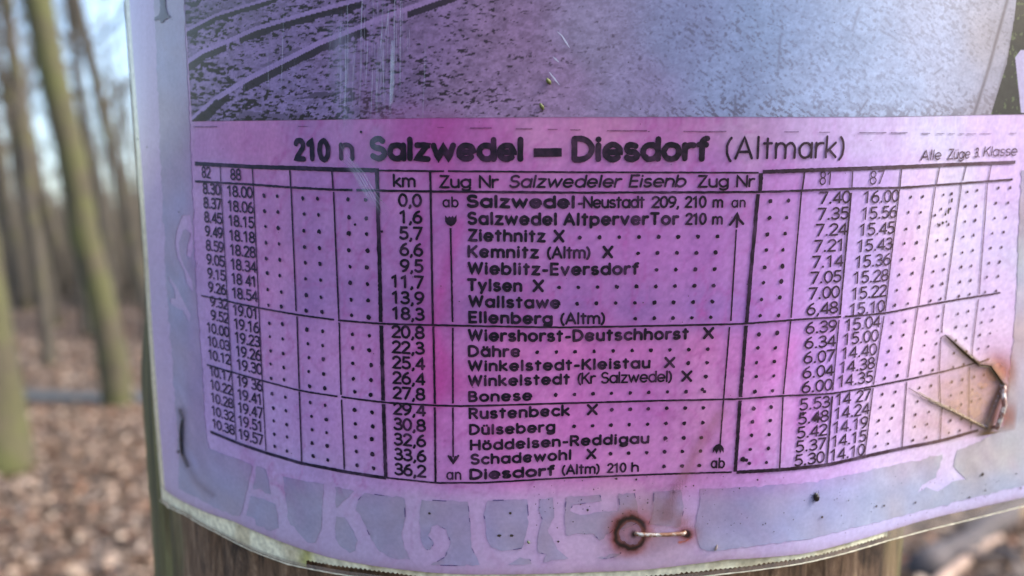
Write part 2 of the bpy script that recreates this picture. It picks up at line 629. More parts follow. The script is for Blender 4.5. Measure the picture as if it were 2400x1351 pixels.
def px2st(px, py):
    """picture point -> (s, t) on the sheet: s along the bend, t along the post"""
    px = np.asarray(px, float); py = np.asarray(py, float)
    u = (px - 1200) / F_PX; v = -(py - 675.5) / F_PX
    dy = math.cos(TH) + v * math.sin(TH); dz = -math.sin(TH) + v * math.cos(TH)
    a = np.arctan2(u, dy)
    i0 = int(np.argmin(SEC_A))
    s = np.interp(a, SEC_A[i0:], SEC_S[i0:])
    x = np.interp(s, SEC_S, SEC_P[:, 0]); y = np.interp(s, SEC_S, SEC_P[:, 1])
    return s, np.hypot(x, y) / np.hypot(u, dy) * dz


def st2px(s, t):
    x = np.interp(s, SEC_S, SEC_P[:, 0]); y = np.interp(s, SEC_S, SEC_P[:, 1])
    f = y * math.cos(TH) - t * math.sin(TH); up = y * math.sin(TH) + t * math.cos(TH)
    return 1200 + F_PX * x / f, 675.5 - F_PX * up / f


def P2(l):
    """list of picture points -> n x 2 array of (s, t)"""
    a = np.array(l, float)
    s, t = px2st(a[:, 0], a[:, 1])
    return np.c_[s, t]


def inside(px, py, poly):
    poly = np.asarray(poly, float)
    r = np.zeros(np.shape(px), bool)
    j = len(poly) - 1
    for i in range(len(poly)):
        xi, yi = poly[i]; xj, yj = poly[j]
        c = ((yi > py) != (yj > py)) & (px < (xj - xi) * (py - yi) / (yj - yi + 1e-12) + xi)
        r ^= c; j = i
    return r


def dist_poly(px, py, pl):
    """distance to a polyline and the fraction along it"""
    pl = np.asarray(pl, float)
    best = np.full(np.shape(px), 1e9); frac = np.zeros(np.shape(px)); side = np.zeros(np.shape(px))
    n = len(pl) - 1
    for i in range(n):
        a, b = pl[i], pl[i + 1]
        d = b - a; L2 = d @ d + 1e-9
        t = np.clip(((px - a[0]) * d[0] + (py - a[1]) * d[1]) / L2, 0, 1)
        ex = px - a[0] - t * d[0]; ey = py - a[1] - t * d[1]
        e = np.hypot(ex, ey)
        m = e < best
        best = np.where(m, e, best); frac = np.where(m, (i + t) / n, frac)
        side = np.where(m, (d[0] * ey - d[1] * ex), side)
    return best, frac, side


# the pinched fold at the right-hand staple
FOLD = [(2128, 908), (2180, 938), (2232, 962), (2312, 1003), (2352, 905), (2320, 858), (2296, 856), (2264, 830), (2214, 784)]


def relief(s, t):
    """height of the sheet off its cross-section: faint buckles and the fold"""
    e = 0.0011 * (fbm(s * 26 + 40, t * 18 + 40, 21, 3) - 0.5)
    px, py = st2px(s, t)
    m = (px > 2050) & (py > 700) & (py < 1090)
    if np.any(m):
        ins = inside(px, py, FOLD) & m
        f = np.clip((px - 2128) / 200, 0, 1)
        g = np.clip(((px - 2128) * .822 + (py - 908) * .57) / 175, 0, 1)
        e = e - np.where(ins, 0.00032 * g ** 1.2, 0)
        # the lip next to the fold stands up a little
        d, _, _ = dist_poly(px, py, FOLD + [FOLD[0]])
        lip = np.exp(-(d / 14) ** 2) * np.clip((px - 2110) / 150, 0, 1) * 0.0002
        e = e + np.where(ins, 0, lip * m)
    return e


def surf(s, t, off=0.0):
    """(s, t, off) -> point in the post frame"""
    s = np.asarray(s, float); t = np.asarray(t, float)
    o = off + relief(s, t)
    x = np.interp(s, SEC_S, SEC_P[:, 0]) + np.interp(s, SEC_S, SEC_N[:, 0]) * o
    y = np.interp(s, SEC_S, SEC_P[:, 1]) + np.interp(s, SEC_S, SEC_N[:, 1]) * o
    return np.c_[x.ravel(), y.ravel(), t.ravel()]


P0 = np.array([0.0, 0.137, -0.072])
MW = ROT @ Matrix.Translation(Vector(P0))
OFF_PHOTO, OFF_BAND, OFF_INK, OFF_STAIN, OFF_SCR = 0.00006, 0.00006, 0.00012, 0.00019, 0.00024

# ------------------------------------------------------------------ wooden post
def build_post():
    m, nt, p = new_mat('weathered_post_wood')
    tc = nt.nodes.new('ShaderNodeTexCoord'); v = tc.outputs['Object']
    fib = noise_node(nt, v, 430, 9, 0.75, 0.6, (1, 1, 0.20))
    wood = ramp(nt, fib, [(0.33, (0.02, 0.012, 0.008)), (0.43, (0.10, 0.056, 0.03)), (0.55, (0.20, 0.12, 0.07)), (0.68, (0.42, 0.30, 0.19))])
    blot = ramp(nt, noise_node(nt, v, 85, 6, 0.7, 0.5, (1, 1, 0.45)), [(0.36, (0.2, 0.17, 0.15)), (0.5, (1, 1, 1))])
    wood = mixc(nt, 1.0, wood, blot, 'MULTIPLY')
    alg = ramp(nt, noise_node(nt, v, 210, 7, 0.7, 0.2, (1, 1, 0.09)), [(0.3, (0.035, 0.03, 0.01)), (0.52, (0.115, 0.10, 0.032)), (0.72, (0.30, 0.29, 0.12))])
    # green algae where the post faces the two weather sides
    sx = nt.nodes.new('ShaderNodeSeparateXYZ'); nt.links.new(v, sx.inputs[0])
    ab = nt.nodes.new('ShaderNodeMath'); ab.operation = 'ABSOLUTE'; nt.links.new(sx.outputs['X'], ab.inputs[0])
    nz = noise_node(nt, v, 40, 5, 0.7, 0.3, (1, 1, 0.25))
    ad = nt.nodes.new('ShaderNodeMath'); ad.operation = 'MULTIPLY_ADD'
    nt.links.new(nz, ad.inputs[0]); ad.inputs[1].default_value = 0.045; nt.links.new(ab.outputs[0], ad.inputs[2])
    mk = nt.nodes.new('ShaderNodeMapRange'); mk.inputs['From Min'].default_value = 0.088; mk.inputs['From Max'].default_value = 0.099
    nt.links.new(ad.outputs[0], mk.inputs['Value'])
    c = mixc(nt, mk.outputs[0], wood, alg)
    nt.links.new(c, p.inputs['Base Color']); p.inputs['Roughness'].default_value = 0.85
    b = nt.nodes.new('ShaderNodeBump'); b.inputs['Strength'].default_value = 0.9; b.inputs['Distance'].default_value = 0.0016
    nt.links.new(fib, b.inputs['Height']); nt.links.new(b.outputs[0], p.inputs['Normal'])
    zs = np.unique(np.concatenate([np.linspace(-1.34, -0.14, 40), np.linspace(-0.14, -0.03, 110), np.linspace(-0.03, 0.33, 40)]))
    na = 240
    ph = np.linspace(0, 2 * np.pi, na, endpoint=False)
    Z, A = np.meshgrid(zs, ph, indexing='ij')
    flare = 0.0030 * np.abs(np.sin(A)) ** 6 * sstep(-0.035, -0.060, Z) + 0.0012 * sstep(-0.075, -0.2, Z)
    n = fbm(A * 2.4 + 30, Z * 9 + 60, 51, 3) - 0.5
    n2 = fbm(A * 30 + 30, Z * 26 + 60, 55, 4) - 0.5
    Rr = CR + flare + 0.0012 * n * sstep(-0.05, -0.075, Z) + 0.0010 * n2 * sstep(-0.045, -0.07, Z) - 0.0006
    # dark drying checks (cracks) running along the grain
    for a0, w in ((-0.72, .012), (-0.35, .010), (0.28, .014), (0.62, .010), (2.4, .03), (4.0, .03), (-1.0, .012)):
        wob = 0.03 * (vnoise(Z * 40 + 5, Z * 0 + a0 * 9, 60) - .5)
        d = np.abs((A - np.pi * 0 - a0 - wob + np.pi) % (2 * np.pi) - np.pi)
        Rr = Rr - 0.0022 * np.exp(-(d / w) ** 2) * sstep(-0.05, -0.075, Z)
    # chamfered head
    Rr = Rr - 0.012 * sstep(0.315, 0.33, Z)
    X = -np.sin(-A) * Rr; Y = -np.cos(A) * Rr
    vs = np.c_[X.ravel(), Y.ravel(), Z.ravel()]
    fs = []
    nz_ = len(zs)
    for i in range(nz_ - 1):
        for j in range(na):
            k = (j + 1) % na
            fs.append((i * na + j, i * na + k, (i + 1) * na + k, (i + 1) * na + j))
    fs.append(tuple((nz_ - 1) * na + j for j in range(na)))
    fs.append(tuple(na - 1 - j for j in range(na)))
    o = mesh_obj('wooden_post', vs, fs, m)
    o.matrix_world = ROT @ Matrix.Translation(Vector((CX, CD, 0)))
    tag(o, 'round weathered brown wooden post with green sides carrying the purple timetable', 'post')


build_post()

# ------------------------------------------------------------------ colours of the stained print
_cs = '''340,50,160,150,200 345,500,158,152,205 370,900,165,160,208 395,1130,165,165,210 600,1240,160,155,205 800,1310,165,158,208
447,480,165,140,202 470,900,160,145,208 490,1060,165,155,215 400,300,158,152,203 400,700,155,155,205 440,1100,162,160,208
480,340,165,120,190 560,330,172,115,185 640,345,175,115,185 700,310,150,115,185 790,310,160,120,190 830,300,165,110,185 900,300,160,95,175
960,300,155,80,165 1040,310,150,65,155 1100,310,160,85,165 1250,310,168,115,175 1400,310,170,115,170 1600,310,165,110,175 1760,310,165,135,185
1900,320,170,150,200 2050,330,175,165,205 2200,320,178,178,210 2330,320,185,165,210 2390,320,190,170,210
500,400,160,135,200 640,420,172,125,195 740,420,155,115,190 830,420,150,100,180 960,440,165,110,185 1060,400,160,90,170 1200,395,160,100,175
1400,420,155,95,175 1650,420,158,105,185 1830,430,165,115,190 1940,430,160,125,195 2060,430,165,140,200 2160,430,190,175,210 2250,420,185,180,205
2350,410,190,165,215 500,550,165,135,205 570,550,168,130,200 640,550,180,125,195 672,600,178,125,195 700,560,148,115,185 760,560,150,112,185
830,560,160,118,190 870,620,158,115,190 950,560,155,110,185 1000,560,150,95,175 1040,600,165,90,175 1090,600,160,110,190 1200,580,150,100,175
1350,600,152,100,180 1500,580,155,95,180 1650,600,150,95,180 1740,600,165,115,195 1830,600,170,120,195 1920,600,165,130,200 2050,600,165,145,205
2130,580,200,170,205 2190,560,195,182,205 2260,560,190,185,215 2330,560,190,175,220 2390,600,178,175,205
520,700,165,140,210 640,690,182,130,200 700,700,145,112,186 740,700,140,110,185 830,700,140,105,180 950,720,135,95,170 1040,740,150,85,165 1100,740,130,90,165
1200,740,120,85,160 1350,730,125,85,165 1500,740,125,92,170 1650,740,120,90,175 1740,730,140,100,185 1830,720,165,115,195 1920,720,165,130,200
2050,700,170,150,205 2150,690,200,170,205 2250,690,190,180,210 2330,690,195,175,215
530,840,160,145,215 640,840,175,135,205 700,790,172,128,200 740,800,170,125,200 830,800,178,125,200 950,820,170,110,185 1010,830,190,80,175 1040,900,175,60,160
1080,800,180,115,195 1200,800,180,100,180 1350,800,182,100,180 1500,800,178,100,180 1650,800,180,110,180 1740,810,180,110,190 1830,840,185,115,190
1920,850,165,130,205 2050,830,180,150,205 2150,820,205,175,205 2250,800,195,180,205 2330,800,200,175,205
540,980,165,150,220 640,960,168,145,215 740,960,170,135,210 830,960,175,135,210 950,960,165,110,190 1000,980,180,100,185 1080,980,185,115,200
1200,980,180,105,185 1350,980,178,100,185 1500,960,165,95,180 1650,980,180,120,185 1740,990,190,130,200 1830,960,190,135,200 1890,960,175,120,200
1980,980,175,145,210 2080,980,200,175,205 2160,990,200,180,195 2260,980,200,170,180
700,1100,165,150,215 850,1130,170,145,210 950,1080,175,130,205 1080,1090,175,115,195 1200,1100,180,115,195 1350,1080,180,110,190 1500,1080,178,115,190
1650,1080,180,125,190 1740,1090,180,130,205 1850,1120,175,140,205 1950,1110,180,155,210 2100,1080,190,175,210 2250,1070,190,180,205 2380,1030,190,182,205
640,1170,165,158,205 770,1200,168,155,205 970,1200,170,145,200 1120,1200,175,135,200 1250,1200,175,135,195 1310,1200,180,130,185 1420,1180,170,125,170
1510,1190,165,120,160 1620,1180,175,120,190 1400,1280,195,160,195 1550,1290,195,165,190 1700,1200,150,115,185 1800,1200,160,140,200 1900,1200,165,155,210
2050,1200,180,175,215 2250,1180,190,185,215 2380,1150,195,190,220 1200,1310,175,150,200 1700,1300,190,170,205 1900,1275,190,180,220 2100,1230,185,180,220'''
CS = np.array([[float(q) for q in w.split(',')] for w in _cs.split()])
_ps = '''450,50,150,125,195 450,200,145,125,190 600,100,140,115,185 700,220,140,118,190 800,150,145,115,185 900,200,140,110,175 1000,100,145,110,175
1100,200,150,115,175 1200,100,145,110,165 1300,200,155,120,175 1400,100,148,135,180 1500,200,150,135,185 1600,100,140,148,196 1700,150,143,160,205
1800,80,138,162,206 1900,200,150,170,212 2000,100,146,168,208 2100,200,150,168,206 2200,100,152,166,204 2250,220,160,168,200 2330,100,150,145,160 2300,250,140,130,145'''
PS = np.array([[float(q) for q in w.split(',')] for w in _ps.split()])
GAIN = np.array([1.08, .935, .815])


def tone(c, sat=.96, gain=None):
    l = (c * np.array([.3, .55, .15])).sum(-1, keepdims=True)
    return np.clip((l + (c - l) * sat) * (GAIN if gain is None else gain), 0, 1)



def idw(px, py, S, soft, power=2.0):
    sh = np.shape(px); px = np.ravel(px); py = np.ravel(py)
    out = np.zeros((len(px), 3))
    cols = lin(S[:, 2:5])
    for i0 in range(0, len(px), 20000):
        a = px[i0:i0 + 20000, None] - S[None, :, 0]; b = py[i0:i0 + 20000, None] - S[None, :, 1]
        w = 1 / (a * a + b * b + soft * soft) ** power
        out[i0:i0 + 20000] = (w @ cols) / w.sum(1)[:, None]
    return out.reshape(*sh, 3)


def over(c, col, a):
    return c * (1 - a[..., None]) + lin(col) * a[..., None]


MAG = [([(1035, 285), (1015, 350), (1040, 420)], 34, (168, 50, 150), .30),
       ([(1078, 525), (1058, 600), (1032, 680)], 13, (165, 45, 150), .40),
       ([(1030, 690), (1018, 770), (1036, 840), (1022, 950)], 17, (180, 45, 155), .42),
       ([(985, 490), (992, 640), (985, 760)], 14, (150, 55, 150), .35),
       ([(1150, 1010), (1180, 1070), (1220, 1110)], 26, (190, 70, 170), .25),
       ([(960, 300), (975, 360)], 30, (170, 60, 155), .18),
       ([(890, 330), (850, 400), (870, 470)], 30, (150, 75, 160), .25),
       ([(1760, 1010), (1830, 850), (1860, 800)], 16, (195, 120, 205), .5)]


def stain_field(px, py):
    """colour of the dye-stained paper at the place that shows at (px, py) in the photograph"""
    wx = px + 26 * (fbm(px / 70, py / 110, 31, 3) - .5); wy = py + 26 * (fbm(px / 90 + 7, py / 70 + 3, 35, 3) - .5)
    c = idw(wx, wy, CS, 46)
    m_ = lin((166, 118, 188))
    c = c + (m_ - c) * .14
    for pl, w, col, a in MAG:
        d, f, _ = dist_poly(px, py, pl)
        ww = w * (0.6 + 0.9 * fbm(px / 30, py / 45, 41, 3))
        c = over(c, col, a * np.exp(-(d / ww) ** 2))
    # running dye: soft vertical streaks and blotches
    n = fbm(px / 55, py / 240, 45, 4) - .5
    n2 = fbm(px / 26 + 3, py / 30 + 8, 47, 4) - .5
    k = 1 + 0.22 * n + 0.16 * n2
    c = c * np.stack([k, k ** 1.35, k ** .75], -1)
    # tide lines where the wet dye stopped, and fine bleached fibres
    for sd, sc_, lv in ((301, 120, .50), (311, 75, .56), (321, 170, .45)):
        q = fbm(wx / sc_, wy / (sc_ * 1.5), sd, 4) - lv
        line = np.exp(-(q / .012) ** 2) * (q > -.03) + .6 * sstep(.05, 0, q) * (q > 0)
        c = over(c, (150, 62, 150), np.clip((.28 - .20 * sstep(1650, 2050, px)) * sstep(500, 640, px) * line * (.3 + fbm(px / 60, py / 60, sd + 4, 2)), 0, 1))
    fib = fbm(px / 3.2, py / 9, 331, 2) + fbm(px / 9, py / 3.2, 335, 2) - 1
    c = c * (1 + .20 * fib)[..., None]
    pale = np.clip(.58 * sstep(1120, 1190, py + 60 * sstep(700, 350, px) + 40 * sstep(1750, 2300, px)) + .45 * sstep(455, 425, px), 0, .6)
    c = c * (1 - pale[..., None]) + lin((168, 166, 212)) * pale[..., None]
    rt = sstep(1600, 2050, px)[..., None]  # paler right side: faded dye, with laminate gloss painted into the colour
    return tone(c, gain=GAIN * (1 - rt) + np.array([.98, .96, .92]) * rt)


def grid_mesh(name, S, T, off, mat, parent, colf, mask=None):
    SS, TT = np.meshgrid(S, T, indexing='ij')
    v = surf(SS, TT, off) - P0
    col = colf(SS.ravel(), TT.ravel())
    ns, nt_ = SS.shape
    i = np.arange(ns - 1)[:, None] * nt_ + np.arange(nt_ - 1)[None]
    f = np.stack([i, i + nt_, i + nt_ + 1, i + 1], -1).reshape(-1, 4)
    if mask is not None:
        mk = mask(SS, TT)
        keep = (mk[:-1, :-1] & mk[1:, :-1] & mk[:-1, 1:] & mk[1:, 1:]).ravel()
        f = f[keep]
        used = np.unique(f); re = -np.ones(len(v), int); re[used] = np.arange(len(used))
        v = v[used]; col = col[used]; f = re[f]
    return mesh_obj(name, v, f.tolist(), mat, parent, col=col)


sheet = empty('laminated_timetable', mat=MW)
tag(sheet, 'purple stained laminated railway timetable wrapped round the wooden post', 'timetable')

M_PAPER = attr_mat('laminated_paper', rough=0.5, spec=0.3, coat=0.35, coat_rough=0.07, grain=0.07, grain_scale=1600, bump=0.10)
M_PHOTO = attr_mat('printed_photograph', rough=0.5, spec=0.3, coat=0.22, coat_rough=0.12, grain=0.10, grain_scale=1800, bump=0.10)
M_INK = attr_mat('printing_ink', rough=0.5, coat=0.0, spec=0.22, grain=0.25, grain_scale=2500)
M_STAIN = attr_mat('stain', rough=0.45, coat=0.2, grain=0.18, grain_scale=1300, alpha=True)

# sheet outline: left edge, bottom edge (film) and the paper inside it
FILM_BOT = P2([(368, 1168), (430, 1207), (505, 1248), (592, 1292), (674, 1322), (753, 1338), (855, 1354), (1000, 1370), (1150, 1378), (1320, 1376), (1500, 1366),
               (1700, 1344), (1846, 1325), (1962, 1301), (2085, 1267), (2137, 1254), (2254, 1225), (2400, 1187)])
PAPER_BOT = P2([(372, 1140), (388, 1152), (546, 1222), (665, 1272), (767, 1305), (942, 1335), (1100, 1346), (1320, 1344), (1500, 1336), (1700, 1311), (1875, 1298),
                (1992, 1271), (2085, 1245), (2137, 1229), (2254, 1200), (2400, 1166)])
S_LEFT = float(px2st(344, 600)[0])            # paper
S_FILM = float(px2st(330, 600)[0])            # film edge
S_RIGHT = SEC_S[-1] - 0.006
T_TOP = 0.105
t_film = float(np.median(FILM_BOT[:, 1])); t_paper = float(np.median(PAPER_BOT[:, 1]))


def t_of(line, s, extra=0.0):
    o = np.argsort(line[:, 0])
    return np.interp(s, line[o, 0], line[o, 1])


def row_grid(S, tb, tt, n, grow_from=None):
    """columns run from tb(s) to tt(s)"""
    k = np.linspace(0, 1, n)
    return k


def ruled_mesh(name, S, tb, tt, n, off, mat, parent, colf, bias=1.0):
    SS = np.repeat(S[:, None], n, 1)
    k = np.linspace(0, 1, n) ** bias
    TT = tb[:, None] + (tt - tb)[:, None] * k[None]
    v = surf(SS, TT, off) - P0
    col = colf(SS.ravel(), TT.ravel())
    ns = len(S)
    i = np.arange(ns - 1)[:, None] * n + np.arange(n - 1)[None]
    f = np.stack([i, i + n, i + n + 1, i + 1], -1).reshape(-1, 4)
    return mesh_obj(name, v, f.tolist(), mat, parent, col=col)


def paper_col(s, t):
    px, py = st2px(s, t)
    c = stain_field(px, np.maximum(py, 290))
    # rain streaks and grime along the lower edge of the paper
    d = t - t_of(PAPER_BOT, s)
    g = np.exp(-np.clip(d, 0, 1) / 0.0009) * (0.35 + 0.5 * fbm(s * 900, t * 900, 71, 3))
    c = over(c, (120, 95, 90), np.clip(g * .75, 0, 1))
    return c


Sg = np.linspace(S_LEFT, S_RIGHT, 560)
paper = ruled_mesh('paper', Sg, t_of(PAPER_BOT, Sg), np.full(len(Sg), T_TOP), 420, 0.0, M_PAPER, sheet, paper_col, bias=1.0)

# clear film margin: a strip along the left and the bottom edge
mf, nt, p = new_mat('clear_film')
p.inputs['Base Color'].default_value = (0.30, 0.26, 0.235, 1); p.inputs['Roughness'].default_value = 0.3
tc = nt.nodes.new('ShaderNodeTexCoord')
fa = ramp(nt, noise_node(nt, tc.outputs['Object'], 220, 5, 0.7, 0.2, (0.15, 0.15, 1)), [(0.3, (.22, .22, .22)), (0.7, (.42, .42, .42))])
nt.links.new(fa, p.inputs['Alpha'])
M_FILM = mf


def flat_col(rgb):
    c = lin(rgb)
    return lambda s, t: np.repeat(c[None], np.size(s), 0)


Sf = np.linspace(S_FILM, S_RIGHT, 400)
_fx = st2px(Sf, t_of(FILM_BOT, Sf))[0]
ruled_mesh('film_margin', Sf, t_of(FILM_BOT, Sf), np.where(_fx > 2080, t_of(PAPER_BOT, Sf) + 0.0004, t_of(FILM_BOT, Sf) + 0.0007), 14, -0.00006, M_FILM, sheet, flat_col((200, 195, 190)))
# bright cut edge of the film
M_EDGE = attr_mat('film_cut_edge', rough=0.3, grain=0.3, grain_scale=900)


class Ribbon:
    """ink strokes and lines laid on the sheet: polylines in (s, t) widened to strips"""
    def __init__(s): s.v = []; s.f = []; s.k = 0; s.n = 0; s.a = []

    def stroke(s, pl, w, closed=False, caps=True, step=0.0009, rough=0.0, alpha=1.0, taper=None):
        pl = np.asarray(pl, float)
        if closed: pl = np.vstack([pl, pl[:1]])
        q = [pl[0]]
        for a, b in zip(pl[:-1], pl[1:]):
            L = np.hypot(*(b - a)); m = max(1, int(math.ceil(L / step)))
            for j in range(1, m + 1): q.append(a + (b - a) * j / m)
        q = np.array(q)
        keep = np.r_[True, np.hypot(*np.diff(q, axis=0).T) > 1e-7]
        q = q[keep]
        if len(q) < 2: return
        if closed:
            q = q[:-1]
            d0 = q - np.roll(q, 1, 0); d1 = np.roll(q, -1, 0) - q
        else:
            dd = np.diff(q, axis=0); d0 = np.vstack([dd[:1], dd]); d1 = np.vstack([dd, dd[-1:]])
        d0 = d0 / np.linalg.norm(d0, axis=1)[:, None]; d1 = d1 / np.linalg.norm(d1, axis=1)[:, None]
        d = d0 + d1; nrm = np.linalg.norm(d, axis=1)
        bad = nrm < 0.3; d[bad] = d1[bad]; nrm[bad] = 1
        d = d / np.linalg.norm(d, axis=1)[:, None]
        nv = np.c_[-d[:, 1], d[:, 0]]
        mit = 1 / np.clip(np.sqrt((1 + (d0 * d1).sum(1)) / 2), 0.75, 1)
        h = 0.5 * w * mit
        if taper is not None: h = h * np.interp(np.linspace(0, 1, len(q)), np.linspace(0, 1, len(taper)), taper)
        hl = h * (1 + rough * rng.normal(0, 1, len(q))) if rough else h
        hr = h * (1 + rough * rng.normal(0, 1, len(q))) if rough else h
        off = (s.k % 9) * 0.0000035; s.k += 1
        A = q + nv * hl[:, None]; B = q - nv * hr[:, None]
        b = s.n; m = len(q)
        pts = [A, B]
        F = [(b + i, b + m + i, b + m + i + 1, b + i + 1) for i in range(m - 1)]
        if closed: F.append((b + m - 1, b + 2 * m - 1, b + m, b))
        extra = []
        if caps and not closed:
            for (c, dirv, ia, ib) in ((q[0], -d[0], b, b + m), (q[-1], d[-1], b + m - 1, b + 2 * m - 1)):
                e0 = b + 2 * m + len(extra)
                rr = (hl[0] if ia == b else hl[-1])
                nn = nv[0] if ia == b else nv[-1]
                for a in (math.pi * .25, math.pi * .5, math.pi * .75):
                    extra.append(c + nn * rr * math.cos(a) + dirv * rr * math.sin(a) * 0.9)
                F.append((ia, e0, e0 + 1, e0 + 2, ib) if ia != b else (ib, e0 + 2, e0 + 1, e0, ia))
        if extra: pts.append(np.array(extra))
        P = np.vstack(pts)
        s.v.append(np.c_[P, np.full(len(P), off)]); s.f += F; s.n += len(P)
        s.a.append(np.full(len(P), alpha))

    def dot(s, c, r, alpha=1.0, squash=1.0):
        n = 10
        a = np.linspace(0, 2 * np.pi, n, endpoint=False)
        rr = r * (1 + 0.10 * rng.normal(0, 1, n))
        P = np.c_[c[0] + rr * np.cos(a), c[1] + rr * np.sin(a) * squash]
        off = (s.k % 9) * 0.0000035; s.k += 1
        s.v.append(np.c_[P, np.full(n, off)]); s.f.append(tuple(range(s.n, s.n + n))); s.n += n
        s.a.append(np.full(n, alpha))

    def face(s, poly):
        P = P2(poly); off = (s.k % 9) * 0.0000035; s.k += 1
        s.v.append(np.c_[P, np.full(len(P), off)]); s.f.append(tuple(range(s.n, s.n + len(P)))); s.n += len(P)
        s.a.append(np.ones(len(P)))

    def build(s, name, mat, parent, colf, off=OFF_INK, alpha=False):
        V = np.vstack(s.v)
        v = surf(V[:, 0], V[:, 1], off + V[:, 2]) - P0
        c = colf(V[:, 0], V[:, 1])
        if alpha: c = np.c_[c, np.concatenate(s.a)]
        return mesh_obj(name, v, s.f, mat, parent, col=c, smooth=False)


# ------------------------------------------------------------------ stroke alphabet (cap height 1)
X = 0.70


def arc(cx, cy, rx, ry, a0, a1, n=14):
    a = np.radians(np.linspace(a0, a1, n))
    return [(cx + rx * math.cos(t), cy + ry * math.sin(t)) for t in a]


def oval(cx, cy, rx, ry, n=20): return ('c', arc(cx, cy, rx, ry, 0, 360 - 360 / n, n))


